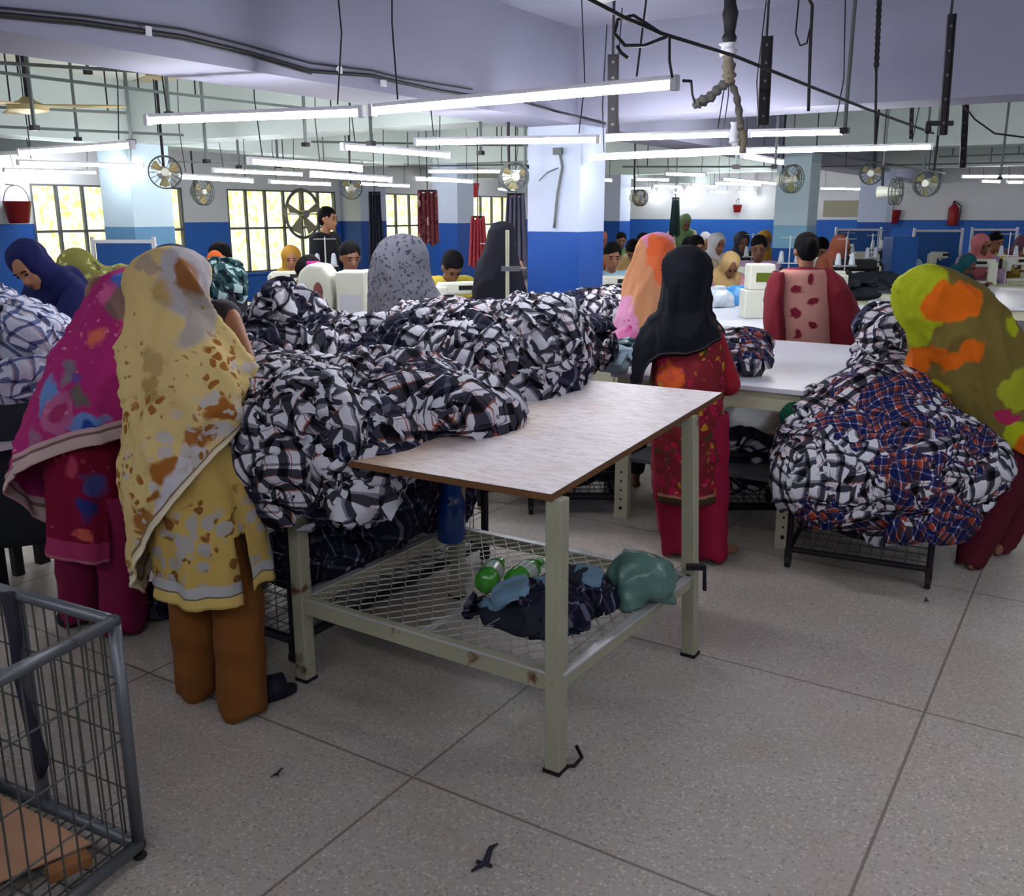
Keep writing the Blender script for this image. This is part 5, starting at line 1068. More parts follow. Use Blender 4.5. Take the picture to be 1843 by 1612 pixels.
def crowd():
    station_protos(); K = lambda n, rgb: flat(n, rgb, .85, var=.15, bump=.2)
    col = dict(sky=K('sky_blue_cotton', (150, 190, 210)), brn=K('umber_print', (120, 90, 60)), tan=K('tan_cotton', (196, 164, 112)), dk=K('charcoal_cotton', (46, 44, 56)), pk=K('dusty_pink_cotton', (200, 140, 160)), beige=K('beige_cotton', (186, 172, 146)), ylw=K('yellow_cotton', (206, 188, 70)), mag=K('magenta_silk', (176, 24, 120)), ochre2=K('mustard_cotton', (178, 130, 50)), org=K('orange_vest', (226, 104, 40)),
               teal=K('teal_cotton', (20, 84, 96)), white=K('white_cotton', (206, 206, 212)), blk=K('black_shirt', (24, 26, 34)), orf=K('orange_floral', (176, 100, 78)), lil=K('lilac_cotton', (168, 140, 176)), brown=K('plum_cotton', (104, 66, 84)), grn=K('green_cotton', (90, 120, 80)), rose=K('rose_cotton', (196, 110, 120)), oliv=K('pale_olive', (170, 168, 90)))
    # (px, py of head centre, distance, pose, cover, shirt, scarf, turn, label, station?)
    L = [(1107, 447, 8.8, 'situp', 'short', 'sky', None, .1, 'person with moustache in pale blue shirt seated beside the blue pillar', 'in front of the pale blue shirt'),
         (1141, 428, 11.5, 'sit', 'hair', 'tan', None, -.3, 'person in tan shirt seated behind the pale blue shirt', None),
         (1163, 426, 12.5, 'sitturn', 'hair', 'beige', None, .5, 'person with dark hair just left of the peach shawl, far back', None),
         (1083, 418, 13.5, 'situp', 'scarf', 'orf', 'orf', .1, 'person in orange headscarf peeping past the pillar edge', None),
         (1228, 412, 14.5, 'stand', 'scarf', 'beige', 'grn', .2, 'person in green scarf standing far back above the black headscarf', None),
         (1250, 426, 11.0, 'sitturn', 'hair', 'beige', None, -.6, 'person in beige with dark hair behind the black headscarf', None),
         (1238, 418, 12.6, 'sit', 'hair', 'rose', None, .3, 'person in rose shirt behind the black headscarf', None),
         (1302, 425, 11.5, 'situp', 'scarf', 'rose', 'white', .4, 'person in white scarf and rose shirt between the pillars', 'in front of the rose shirt'),
         (1342, 418, 11.8, 'situp', 'scarf', 'brown', 'dk', .1, 'person in dark scarf and brown shirt facing the photographer', 'in front of the brown shirt'),
         (1384, 420, 13.2, 'situp', 'scarf', 'beige', 'ochre2', .2, 'person in mustard scarf beside the second pillar', None),
         (1312, 465, 8.6, 'sit', 'scarf', 'pk', 'tan', .2, 'person in pink check shirt with tan scarf looking down at work', 'in front of the pink check shirt'),
         (1522, 418, 10.0, 'sitturn', 'scarf', 'orf', 'orf', .7, 'person in orange flowered scarf seated in front of the far blue wall', 'beside the orange flowered scarf'),
         (1646, 436, 12.0, 'situp', 'hair', 'sky', None, .2, 'person with black hair and pale blue shirt near the far blue wall', None),
         (1738, 466, 8.6, 'sit', 'scarf', 'dk', 'teal', .5, 'person in teal headscarf bending beside the olive shawl', 'in front of the teal headscarf'),
         (1765, 432, 11.0, 'sitturn', 'scarf', 'lil', 'rose', -.5, 'person in lilac shirt and rose scarf at the right, far back', 'in front of the lilac shirt'),
         (1806, 425, 10.5, 'situp', 'hair', 'ylw', None, .3, 'person in yellow shirt seated at the far right', 'in front of the yellow shirt'),
         (1838, 428, 11.5, 'sit', 'scarf', 'brown', 'brown', .2, 'person in plum scarf cut off by the right edge', None),
         (1196, 436, 10.0, 'sit', 'hair', 'sky', None, .4, 'person half hidden behind the peach shawl', None),
         (1120, 424, 15.5, 'situp', 'hair', 'grn', None, .0, 'person in green shirt far back by the white column', None),
         (1268, 418, 15.5, 'sit', 'scarf', 'tan', 'white', .2, 'person in pale scarf in the farthest row between the pillars', None),
         (1366, 430, 10.2, 'situp', 'hair', 'lil', None, -.3, 'person in lilac shirt left of the second pillar', 'in front of the lilac shirt by the second pillar'),
         (1475, 432, 12.5, 'sit', 'hair', 'white', None, .3, 'person in white shirt just right of the second pillar', 'in front of the white shirt'),
         (371, 447, 8.6, 'situp', 'hair', 'dk', None, -.9, 'person with black hair and orange vest before the blue wall panel', None),
         (524, 452, 9.5, 'situp', 'scarf', 'white', 'ochre2', .3, 'person in mustard scarf seated under the barred middle window', 'in front of the mustard scarf'),
         (566, 466, 7.0, 'sit', 'hair', 'mag', None, -.8, 'person with dark hair in magenta dress at the cream sewing table', None),
         (637, 446, 8.0, 'situp', 'hair', 'pk', None, .5, 'person in pale pink shirt behind the white overlock machine', None),
         (596, 396, 9.6, 'upright', 'short', 'blk', None, 1.3, 'person in black shirt standing in profile by the windows', None),
         (811, 462, 8.0, 'sit', 'hair', 'ylw', None, .4, 'person in yellow and dark shirt bent over a machine left of the black robe', 'in front of the yellow and dark shirt'),
         (1218, 430, 16.5, 'situp', 'scarf', 'rose', 'rose', 0., 'person in rose scarf in the farthest row above the black headscarf', None),
         (1440, 424, 16, 'situp', 'scarf', 'sky', 'white', 0., 'person in white scarf far behind the hair bun', None)]
    busy = []; later = []
    TAKEN.extend([(-3.7, 6.62, .35), (-8.92, 6.6, .4), (-3.38, 11.75, .35), (-8.5, 11.75, .35), (-8.3, 16.7, .35), (-3.5, 16.7, .35)])
    for o in list(COL.objects):   # tables already standing
        if o.get('category') == 'table':
            tp = [c for c in o.children if c.name.startswith('tabletop')][0]; dx, dy = tp.dimensions.x, tp.dimensions.y
            for u in range(int(dx/.5)+1):
                for v in range(int(dy/.5)+1): TAKEN.append((o.location.x-dx/2+dx*(u+.5)/(int(dx/.5)+1), o.location.y-dy/2+dy*(v+.5)/(int(dy/.5)+1), .2))
    zh = dict(sit=1.11, situp=1.18, sitturn=1.15, stand=1.34, upright=1.46)
    for px, py, D, pose, cover, top, cl, turn, lab, stn in L:
        for _ in range(12):
            H = pt(px, py, D)
            if not any(math.hypot(H.x-a, H.y-b) < r+.34 for a, b, r in TAKEN+busy): break
            D += .25
        busy.append((H.x, H.y, .3))
        k = min(1.12, max(.86, H.z/zh[pose])); face = PI+YAW+turn*.9
        fx, fy = -math.sin(face), math.cos(face); back = .22*k if pose.startswith('sit') else .1
        x, y = H.x-fx*back, H.y-fy*back
        person((x, y, 0), face, lab, pose, cover, col[top], 'cloth_dark', col[cl] if cl else None, ('skin', 'skin2', 'skin3')[int(px) % 3], scale=k)
        if pose.startswith('sit'):
            s = dup(ST['stool'], (x, y, 0), face, 'plain stool under the '+lab.replace('person ', 'person ')[:60].rsplit(' ', 1)[0], 'stools', k)
        if stn: later.append((x+fx*.56, y+fy*.56, face+PI, stn))
    for a in later: station(*a, 'machine')
    TAKEN.extend(busy)
    # orange vest panel and magenta scarf end
    # empty or half seen stations, rows running away between the columns
    spots = [(1350, 478, 7.4, 'left of the maroon wrap', 'machine'), (470, 500, 6.6, 'with mint cover under the middle window', 'mint'), (425, 505, 6.1, 'beside the teal check shirts', 'mint'), (520, 500, 7.4, 'under the mustard scarf', 'machine'), (840, 510, 7.4, 'left of the black robe', 'machine'), (1300, 478, 8.0, 'before the pink check shirt', 'machine'), (1375, 470, 9.0, 'just left of the second pillar', 'machine'), (1490, 470, 9.2, 'right of the hair bun', 'machine'), (1290, 440, 13, 'in the far row between the pillars', 'machine'), (1180, 445, 12, 'above the peach shawl', 'machine'), (1405, 455, 11.5, 'before the second pillar', 'machine'), (1560, 435, 14, 'before the far blue wall', 'machine'), (1620, 450, 11, 'left of the teal headscarf', 'machine'), (1700, 440, 14, 'in the farthest row at right', 'machine'), (1790, 470, 9.2, 'under the yellow shirt', 'machine'), (690, 470, 9.5, 'behind the grey shawl', 'machine')]
    for px, py, D, lab, m in spots:
        q = pt(px, py, D); station(q.x, q.y, YAW+.3, lab, m)
    # person whose arm reaches into the heap, hidden behind the cream shawl
    D = 3.75; p = pt(345, 800, D); r = root('person', 'person in dark scarf mostly hidden behind the cream shawl, bare arm reaching into the heap', 'person', (p.x, p.y, 0)); base = r.location.copy()
    J = pose_px(D, (322, 500, 0), (335, 560, 0), (330, 800, .05), [(318, 590, .12), (378, 580, -.06)], [(360, 700, .1), (436, 668, -.05)], [(330, 900, 0), (350, 900, .1)], [(350, 1040), (372, 1040)], [(0, 1), (0, 1)], .95, rz=YAW-1.2, headrot=.4)
    J['sh1'] = pt(372, 572, D-.2); J['el1'] = pt(416, 570, D-.32); J['wr1'] = pt(452, 655, D-.40)
    for gg, nm, mm in ((body_mesh(J, .013), 'body', 'skin3'), (scarf_mesh(J, .016), 'headscarf', 'navycloth')):
        o = gg.obj(nm, mm, r, True); o.matrix_parent_inverse = Matrix.Translation(base).inverted()
    g = G(); g.cap(J['sh0'], J['sh1'], .09, .085); g.cap(J['sh1'], J['el1'].lerp(J['sh1'], .25), .075, .06); g.cap(J['neck']-V3(0, 0, .06), J['hip'], .14, .16); g.cap(J['hip'], J['hip']-V3(0, 0, .35), .16, .19)
    o = remesh(g, .016, 2, None, lambda p, n: .01*ridge(p, 10, 3)).obj('shirt', flat('dark_plum_voile', (50, 42, 52), .8, bump=.3), r, True); o.matrix_parent_inverse = Matrix.Translation(base).inverted()
    o = trouser_mesh(J).obj('trousers', 'cloth_dark', r, True); o.matrix_parent_inverse = Matrix.Translation(base).inverted()
    # big overlock seen end on, and its cabinet
    q = pt(612, 585, 6.2); r = root('overlock_machine', 'big cream industrial machine head with oval hole beside the grey shawl', 'sewing machine', (q.x, q.y, 0), YAW)
    G().box((0, 0, .44), (.40, .4, .86)).obj('cabinet', 'machine', r, bevel=.01); g = G(); R = []
    for y in (-.16, .16):
        R.append([V3(-.13+x_, y, .87+z_) for x_, z_ in ((-.10, 0), (.10, 0), (.12, .20), (.11, .34), (.06, .41), (-.03, .42), (-.09, .37), (-.12, .22))])
    g.rings(R); g.obj('machine_head', 'machine', r, bevel=.02)
    g = G(); g.ell((-.10, -.165, 1.12), (.03, .01, .06), 14, 8); g.obj('oval_opening', 'lips', r, True)
    G().box((.10, 0, 1.06), (.18, .3, .36)).obj('control_cabinet', 'machine', r, bevel=.01); G().box((.10, -.155, 1.0), (.13, .01, .2)).obj('cabinet_panel', 'batten', r)
    for zz in (.3, .55, .7): G().box((-.02, -.203, zz), (.25, .006, .012)).obj('vent_slot', 'iron', r)
    # long dress end hanging in front of the table
    q = pt(567, 540, 6.85); M['fuchsia'] = flat('fuchsia_silk', (170, 18, 118), .7, bump=.3)
    g = G(); R = []
    for k in range(9):
        t = k/8; p = pt(563+6*math.sin(k), 470+118*t, 6.72); w_ = .045+.018*math.sin(k*1.3); R.append([p+RT*w_*math.cos(a)+FH*.03*math.sin(a) for a in [2*PI*i/12 for i in range(12)]])
    g.rings(R); tag(g.obj('dupatta', 'fuchsia', None, True), 'fuchsia scarf end hanging down past the cream sewing table', 'scarf')
    q = pt(388, 475, 8.4); g = G(); g.ell((0, 0, 0), (.10, .07, .12), 14, 10); o = g.obj('vest_panel', col['org'], None, True); o.location = q; tag(o, 'orange cloth over the shoulder of the dark haired person by the blue wall', 'cloth')
    # grey industrial head with a tall pole before the black robe
    q = pt(930, 560, 6.2); r = root('cutting_machine', 'grey green machine bed with a tall cream pole before the black robe', 'machine', (q.x, q.y, 0), YAW)
    M['greygreen'] = flat('grey_green_enamel', (128, 136, 116), .5)
    G().box((0, 0, .97), (.5, .22, .16)).obj('machine_bed', 'greygreen', r, bevel=.015)
    for sx in (-.2, .2): G().box((sx, 0, .445), (.05, .2, .89)).obj('leg', 'greysteel', r)
    G().tube([(-.06, -.12, .85), (-.06, -.12, 1.50)], .012, 8).obj('pole', 'cream', r); G().box((-.04, -.12, 1.26), (.12, .03, .03)).obj('bracket', 'greysteel', r); G().tube([(-.06, -.12, 1.26), (.06, -.12, 1.26)], .012, 6).obj('cross_arm', 'greysteel', r)
    # square cream machine with olive screen, black machine, blue locker
    q = pt(1366, 520, 7.5); r = root('monitor_box', 'cream box machine with olive screen left of the second pillar foot', 'machine', (q.x, q.y, 0), YAW)
    G().box((0, 0, .91), (.26, .2, .22)).obj('pedestal', 'machine', r, bevel=.01); G().box((0, 0, 1.12), (.20, .18, .20)).obj('machine_body', 'machine', r, bevel=.012); G().box((.01, -.092, 1.12), (.12, .006, .07)).obj('screen', flat('olive_screen', (90, 104, 30), .3), r)
    q = pt(1535, 480, 10.0); r = root('overlock_machine', 'black industrial machine on the dark table behind the pink tunic', 'sewing machine', (q.x, q.y, .86), YAW)
    G().box((0, 0, .05), (.5, .24, .1)).obj('bed', 'black', r, bevel=.01); G().box((.02, 0, .22), (.42, .18, .12)).obj('arm', 'black', r, bevel=.03); G().box((.2, 0, .14), (.1, .16, .14)).obj('column', 'black', r, bevel=.01); G().lathe((-.12, 0, .02), [(.05, 0), (.05, .05), (.03, .07)], 14).obj('spool', 'greygreen', r)
    q = pt(1613, 520, 11.2); r = root('blue_cabinet', 'tall blue steel cabinet against which the olive shawl is seen', 'cabinet', (q.x, q.y, 0), YAW); M['bluecab'] = flat('blue_cabinet', (20, 78, 148), .5)
    G().box((0, 0, .72), (.30, .3, 1.24)).obj('cabinet_body', 'bluecab', r, bevel=.01); G().box((0, -.153, .72), (.25, .006, 1.1)).obj('cabinet_door', 'bluecab', r)
    for sx in (-.13, .13):
        for sy in (-.13, .13): G().box((sx, sy, .05), (.03, .03, .1)).obj('leg', 'greysteel', r)

def wall_things():
    # framed rack panels leaning before the far wall (blue boards in grey frames)
    def bucket(c, lab, k=1.0, handle=True, wallx=None):
        r = root('fire_bucket', lab, 'bucket', c); g = G(); g.lathe((0, 0, 0), [(.09*k, 0), (.10*k, .01), (.14*k, .22*k), (.147*k, .225*k), (.13*k, .215*k), (.095*k, .02)], 20); g.obj('bucket_body', 'red', r, 50)
        g = G(); g.tube([(0, .14*k*math.cos(a), .22*k+.17*k*math.sin(a)) for a in [PI*i/12 for i in range(13)]], .005, 5); g.obj('handle', 'iron', r, True)
        G().tube([(0, -.01, .39*k), (-.16*k if wallx else 0, -.01 if wallx else .12, .40*k)], .006, 5).obj('hook', 'iron', r)
    q = fl(33, 385, 1.6); d = atx(33, 385, -12.38); bucket((d.x, d.y, d.z-.12), 'red fire bucket with wire handle hung on the wall at far left', 1.25, wallx=1)
    d = atx(848, 347, -12.36); bucket((d.x, d.y, d.z-.1), 'red fire bucket hung high left of the grey drape', 1.35, wallx=1)
    d = aty(1606, 392, 22.85); bucket((d.x, d.y, d.z-.12), 'red fire bucket on the far blue wall', 1.3)
    d = aty(1327, 376, 22.85); bucket((d.x, d.y, d.z-.08), 'small red fire bucket on the far wall between the pillars', .8)
    d = aty(1716, 385, 22.88); r = root('fire_extinguisher', 'red fire extinguisher on the far wall at right', 'fire extinguisher', (d.x, d.y, d.z-.24))
    G().lathe((0, 0, 0), [(.10, 0), (.11, .02), (.11, .36), (.05, .43), (.04, .46)], 16).obj('cylinder_body', 'red', r, 50); G().box((0, 0, .49), (.05, .12, .05)).obj('valve_lever', 'iron', r); G().tube([(.05, 0, .48), (.14, 0, .40), (.13, 0, .12)], .012, 6).obj('hose', 'black', r, True)
    # wall fans
    def fan(px, py, D, rad, lab, yaw, col='fanblade', support=None, rod=True):
        rad *= .78
        c = pt(px, py, D); r = root('wall_fan', lab, 'fan', c, YAW+yaw)
        g = G()
        for k in range(3): g.tube([(rad*(1-.01*k)*math.cos(a), -.03+.03*k, rad*(1-.01*k)*math.sin(a)) for a in [2*PI*i/24 for i in range(25)]], .006, 5, False)
        for k in range(16): a = 2*PI*k/16; g.tube([(.03*math.cos(a), -.05, .03*math.sin(a)), (rad*.7*math.cos(a), -.055, rad*.7*math.sin(a)), (rad*math.cos(a), -.01, rad*math.sin(a)), (rad*.6*math.cos(a), .05, rad*.6*math.sin(a))], .0025, 4, False)
        g.obj('fan_guard', 'conduit', r)
        for k in range(3):
            a0 = 2*PI*k/3+.4; g = G(); P = [(.03, a0-.3, .012), (.03, a0+.3, -.012), (rad*.86, a0+.42, -.02), (rad*.9, a0, .0), (rad*.86, a0-.36, .02)]
            v = [V3(q*math.cos(a), y, q*math.sin(a)) for q, a, y in P]; g.add(v+[p+V3(0, .004, 0) for p in v], [(0, 1, 2, 3, 4), (9, 8, 7, 6, 5)]+[(i, (i+1) % 5, (i+1) % 5+5, i+5) for i in range(5)]); g.obj('fan_blade', col, r)
        g = G(); g.tube([(0, -.03, 0), (0, .16, 0)], [.035, .06], 14); g.obj('motor_housing', 'machine', r, 40)
        if rod: G().tube([(0, .12, 0), (0, .14, 2.9-c.z if c.z > 2 else .3), (0, .14, 2.88-c.z)], .012, 6).obj('hanging_rod', 'iron', r)
        return r
    M['fanblade'] = flat('fan_blade_beige', (176, 160, 112), .5); M['fanolive'] = flat('fan_blade_olive', (130, 126, 78), .6)
    for a in ((365, 345, 11.6, .20, 'beige wall fan between the left windows', 1.1), (297, 310, 8.2, .17, 'dark wall fan behind the left pillar', .4), (632, 338, 11.8, .17, 'pale round wall fan on the narrow column', .2), (925, 318, 7.0, .13, 'white hanging fan just left of the white pillar', .3),
              (1425, 322, 9.5, .17, 'olive hanging fan on the second pillar', .5, 'fanolive'), (1568, 312, 10, .14, 'beige hanging fan right of the second pillar', -.5), (1612, 345, 9.0, .15, 'olive hanging fan tilted above the blue cabinet', .9, 'fanolive'), (1668, 330, 9.0, .15, 'olive hanging fan over the teal headscarf', -.8, 'fanolive'), (1152, 356, 12.5, .13, 'small beige fan beside the far white column', .5)): fan(*a)
    # exhaust fan in the middle window
    c = atx(545, 385, -12.58); r = root('exhaust_fan', 'round metal exhaust fan fixed in the middle barred window', 'fan', c)
    g = G(); g.tube([(0, .42*math.cos(a), .42*math.sin(a)) for a in [2*PI*i/28 for i in range(29)]], .03, 6, False); g.obj('fan_ring', 'greysteel', r, True)
    for k in range(5):
        a = 2*PI*k/5+.2; v = [V3(x_, q*math.cos(a+d_), q*math.sin(a+d_)) for q, d_, x_ in ((.06, -.3, -.02), (.06, .3, .02), (.38, .38, .05), (.40, -.1, -.04))]; g = G(); g.add(v+[p+V3(.006, 0, 0) for p in v], [(0, 1, 2, 3), (7, 6, 5, 4), (0, 1, 5, 4), (1, 2, 6, 5), (2, 3, 7, 6), (3, 0, 4, 7)]); g.obj('fan_blade', 'dirtypane', r)
    g = G(); g.tube([(-.05, 0, 0), (.1, 0, 0)], .07, 14); g.tube([(.03, -.44, 0), (.03, .44, 0)], .012, 5); g.tube([(.03, 0, -.44), (.03, 0, .44)], .012, 5); g.obj('fan_motor', 'greysteel', r)
    # hanging cloths
    def cloth(px, y0, y1, D, w0, w1, m, lab, seed=0):
        g = G(); n = 18; k = 22; vs = []; uv = []
        a = pt(px, y0, D); b = pt(px, y1, D)
        for i in range(n+1):
            t = i/n; z = a.z+(b.z-a.z)*t; w_ = w0+(w1-w0)*t
            for j in range(k+1):
                u = j/k-.5; f = .035*math.sin(j*1.35+seed)+.02*nz((u*6, z, seed), 2); q = a+RT*(u*w_)+FH*f; vs.append(V3(q.x, q.y, z+.02*math.sin(j*.7))); uv.append((u, t))
        g.add(vs, [(i*(k+1)+j, i*(k+1)+j+1, (i+1)*(k+1)+j+1, (i+1)*(k+1)+j) for i in range(n) for j in range(k)], uv)
        r = root('hanging_cloth', lab, 'hanging cloth', a); o = g.obj('cloth', m, r, True); o.matrix_parent_inverse = Matrix.Translation(a).inverted(); md = o.modifiers.new('t', 'SOLIDIFY'); md.thickness = .008
        o2 = G().tube([(-.5*w0*RT.x, -.5*w0*RT.y, .01), (.5*w0*RT.x, .5*w0*RT.y, .01)], .012, 6).obj('hanging_rail', 'iron', r)
        G().tube([(0, 0, .01), (0, 0, 2.88-a.z)], .006, 5).obj('hanging_cord', 'iron', r)
    M['mflor'] = fabric('maroon_flower_cloth', (126, 64, 72), spots=[((190, 150, 150), 9, .4, .6), ((80, 30, 40), 12, .35, .6)]); M['redpink'] = flat('rose_red_cloth', (190, 70, 82), .85, bump=.3); M['gdrape'] = flat('grey_lilac_drape', (98, 96, 116), .85, bump=.3); M['ndrape'] = flat('navy_drape', (34, 38, 56), .85, bump=.3); M['green_dk'] = flat('dark_green_cloth', (30, 52, 50), .85, bump=.3)
    cloth(674, 348, 478, 11.5, .14, .2, 'ndrape', 'navy cloth hanging at the edge of the far window', 1)
    cloth(769, 345, 440, 11.2, .22, .24, 'mflor', 'maroon flowered cloth hanging in front of the far window', 2)
    cloth(860, 392, 480, 10.5, .14, .2, 'redpink', 'rose red cloth hanging beside the blue pillar section', 3)
    cloth(928, 352, 500, 8.6, .16, .24, 'gdrape', 'grey drape hanging behind the black robe', 4)
    cloth(1216, 358, 425, 13, .1, .16, 'green_dk', 'dark green cloth hanging far back between the pillars', 5)
    # blue framed boards / machine racks before the far wall
    for px, D, w_, lab in ((1538, 15, .7, 'blue board in grey frame left of the far fire bucket'), (1680, 14, .7, 'blue board in grey frame under the fire extinguisher'), (1780, 15, .7, 'blue board in grey frame behind the yellow shirt'), (228, 8.6, .55, 'blue board in pale frame beside the left pillar')):
        q = pt(px, 500, D); r = root('framed_board', lab, 'board', (q.x, q.y, 0), YAW); G().box((0, 0, 1.02), (w_-.06, .02, .66)).obj('board_panel', 'bluecab', r)
        for sx in (-1, 1): G().box((sx*w_/2, 0, .7), (.03, .03, 1.4)).obj('frame_post', 'batten', r)
        for zz in (.68, 1.36): G().box((0, 0, zz), (w_, .03, .03)).obj('frame_rail', 'batten', r)
def atx(px, py, X):
    a, b = fl(px, py, 1.0), V3(0, 0, EYE); d = a-b; return b+d*(X/d.x)
def aty(px, py, Y):
    a, b = fl(px, py, 1.0), V3(0, 0, EYE); d = a-b; return b+d*(Y/d.y)
def overhead():
    def rope(P, r_, m, name, lab, cat='cable', n=6, sm=True):
        Q = []
        for i in range(len(P)-1):
            for k in range(6): t = k/6; Q.append(P[i].lerp(P[i+1], t)+V3(0, 0, -.0))
        Q.append(P[-1]); return tag(G().tube(Q, r_, n).obj(name, m, None, True), lab, cat)
    bx = lambda px, py: atx(px, py, -3.485)
    C1 = [(-40, 22), (150, 40), (330, 66), (450, 95), (560, 128), (670, 136), (720, 148), (800, 165), (850, 172)]
    rope([bx(*p) for p in C1], .010, 'cable', 'power_cable', 'thick black cable clipped along the big beam')
    rope([bx(x, y-14+(x % 7)) for x, y in C1], .005, 'cable', 'power_cable', 'thin black cable running above the thick one on the big beam')
    rope([bx(x, y+5-(x % 5)) for x, y in C1[:5]], .005, 'cable', 'power_cable', 'thin black cable sagging just below the thick one on the big beam')
    rope([bx(850, 172), bx(930, 180), bx(1000, 200), pt(1050, 212, 6.2), pt(1090, 222, 6.3)], .008, 'cable', 'power_cable', 'black cable looping from the beam down to the pillar top')
    for x, y in ((265, 56), (690, 150), (610, 126)): p = bx(x, y); tag(G().box(p, (.02, .03, .035)).obj('cable_clip', 'batten'), {265: 'pale clip on the cables at the left of the beam', 690: 'pale clip on the cables over the long tube light', 610: 'dark tape joint on the beam cables'}[x], 'clip')
    by = lambda px, py: aty(px, py, 6.40)
    # strings and cables of the near bay
    rope([pt(1055, -5, 3.2), pt(1120, 30, 3.3), pt(1190, 60, 3.4), pt(1320, 100, 3.8), pt(1450, 152, 4.3), pt(1560, 196, 4.9), pt(1680, 240, 5.6)], .007, 'cable', 'power_cable', 'black cable crossing the near bay diagonally to the right')
    rope([pt(1190, 60, 3.4), pt(1140, 28, 3.4), pt(1112, 35, 3.4), pt(1106, 60, 3.4), pt(1125, 82, 3.4), pt(1160, 82, 3.4), pt(1200, 66, 3.4)], .006, 'cable', 'cable_loop', 'loose loop of black cable near the ceiling fan')
    rope([pt(1110, 82, 3.4), pt(1118, 95, 3.4), pt(1130, 104, 3.4)], .006, 'cable', 'cable_end', 'short stray cable end beside the dark hanging bar')
    rope([pt(1455, -5, 4.4), pt(1462, 10, 4.4), pt(1458, 90, 4.4), pt(1455, 200, 4.4)], .008, 'cable', 'power_cable', 'cord dropping straight down right of the cloth rope')
    rope([pt(1438, -5, 4.4), pt(1432, 60, 4.4), pt(1440, 82, 4.4), pt(1452, 78, 4.4), pt(1458, 50, 4.4)], .004, 'iron', 'wire_loop', 'thin hanging wire loop beside the straight cord')
    rope([pt(1205, 66, 3.45), pt(1205, 110, 3.45), pt(1210, 140, 3.45)], .005, 'cable', 'power_cable', 'short cord dropping to the end of the long tube light')
    rope([pt(1735, 190, 6.3), pt(1755, 215, 6.3), pt(1790, 240, 6.3), pt(1850, 248, 6.3)], .006, 'cable', 'power_cable', 'sagging cable under the beam at the right edge')
    # dark slotted hanging bars
    for i, (px, y0, px1, y1, D, w_, lab) in enumerate(((1103, 98, 1102, 238, 4.0, .04, 'dark slotted bar hanging left of the ceiling fan'), (1380, 65, 1372, 225, 4.5, .045, 'dark slotted bar hanging right of the ceiling fan'), (1712, 25, 1695, 243, 4.3, .028, 'dark slotted bar hanging near the right edge'), (1737, 185, 1731, 302, 6.6, .035, 'far dark bar hanging from the beam near the right edge'), (1640, 190, 1638, 250, 6.6, .018, 'thin dark rod hanging from the beam right of the chain'))):
        a, b = pt(px, y0, D), pt(px1, y1, D); r = root('hanging_bar', lab, 'bar', b); g = G(); up_ = V3(0, 0, 1)
        g.bar(V3(0, 0, 0), a-b, w_, .012, FH); g.bar(RT*(w_/2), a-b+RT*(w_/2), .006, .035, FH); g.obj('slotted_bar', 'iron', r)
        for k in range(5): p = (a-b)*(k+.5)/5-FH*.008; G().tube([p, p-FH*.003], .006, 8).obj('slot', 'conduit', r)
        G().tube([a-b, V3((a-b).x, (a-b).y, 2.88-b.z)], .006, 5).obj('hanging_rod', 'cable', r)
    p = pt(1690, 222, 4.3); r = root('lamp_holder', 'dark cross piece at the foot of the bar near the right edge', 'bracket', p); G().bar(-RT*.05, RT*.06, .02, .02).obj('cross_piece', 'iron', r); G().cap(-RT*.045-V3(0, 0, .03), -RT*.045, .015, .012).obj('socket', 'iron', r, True)
    # chain
    a, b = pt(1583, -10, 4.4), pt(1577, 125, 4.4); r = root('hanging_chain', 'dark chain and cord hanging at the right', 'chain', b); g = G(); n = 22
    for k in range(n):
        c = (a-b)*(k+.5)/n; ax = RT if k % 2 else FH; g.tube([c+ax*.010*math.cos(q)+V3(0, 0, .016*math.sin(q)) for q in [2*PI*i/8 for i in range(9)]], .0035, 4, False)
    g.obj('chain', 'iron', r); G().tube([V3(0, 0, 0), pt(1575, 260, 4.4)-b], .006, 5).obj('cord', 'cable', r)
    # frayed cloth rope round a conduit drop
    D = 4.0; top = pt(1316, -20, D); r = root('cloth_rope', 'frayed brownish cloth rope and taped conduit hanging at the top right centre', 'rope', pt(1310, 140, D)); O = r.location
    def part(P, rad, m, nm):
        g = G(); Q = []; R = []
        for i in range(len(P)-1):
            for k in range(5): t = k/5; Q.append(P[i].lerp(P[i+1], t)-O); R.append((rad[i]+(rad[i+1]-rad[i])*t)*(1+.25*math.sin(len(Q)*1.9)))
        Q.append(P[-1]-O); R.append(rad[-1]); g.tube(Q, R, 9); g.obj(nm, m, r, True)
    M['burlap'] = flat('frayed_burlap', (122, 114, 98), .95, scale=30, bump=.5); M['burlapd'] = flat('dirty_cloth', (92, 88, 86), .95, scale=30, bump=.5)
    part([pt(1316, -30, D), pt(1313, 60, D), pt(1310, 95, D)], [.024, .028, .02], 'cable', 'conduit_drop'); part([pt(1310, 78, D), pt(1310, 100, D)], [.03, .034], 'batten', 'taped_joint')
    part([pt(1310, 98, D), pt(1312, 130, D), pt(1312, 150, D)], [.022, .026, .024], 'burlap', 'cloth_wrap'); part([pt(1312, 146, D), pt(1295, 158, D), pt(1278, 175, D), pt(1258, 185, D), pt(1248, 192, D)], [.02, .018, .02, .022, .012], 'burlapd', 'rope_tail')
    part([pt(1314, 146, D), pt(1325, 170, D), pt(1330, 200, D), pt(1332, 235, D)], [.014, .013, .014, .016], 'burlapd', 'rope_strand'); part([pt(1322, 220, D), pt(1320, 250, D), pt(1324, 262, D)], [.014, .02, .014], 'batten', 'rope_strand'); part([pt(1331, 225, D), pt(1338, 250, D), pt(1336, 275, D)], [.016, .018, .012], 'burlap', 'rope_strand')
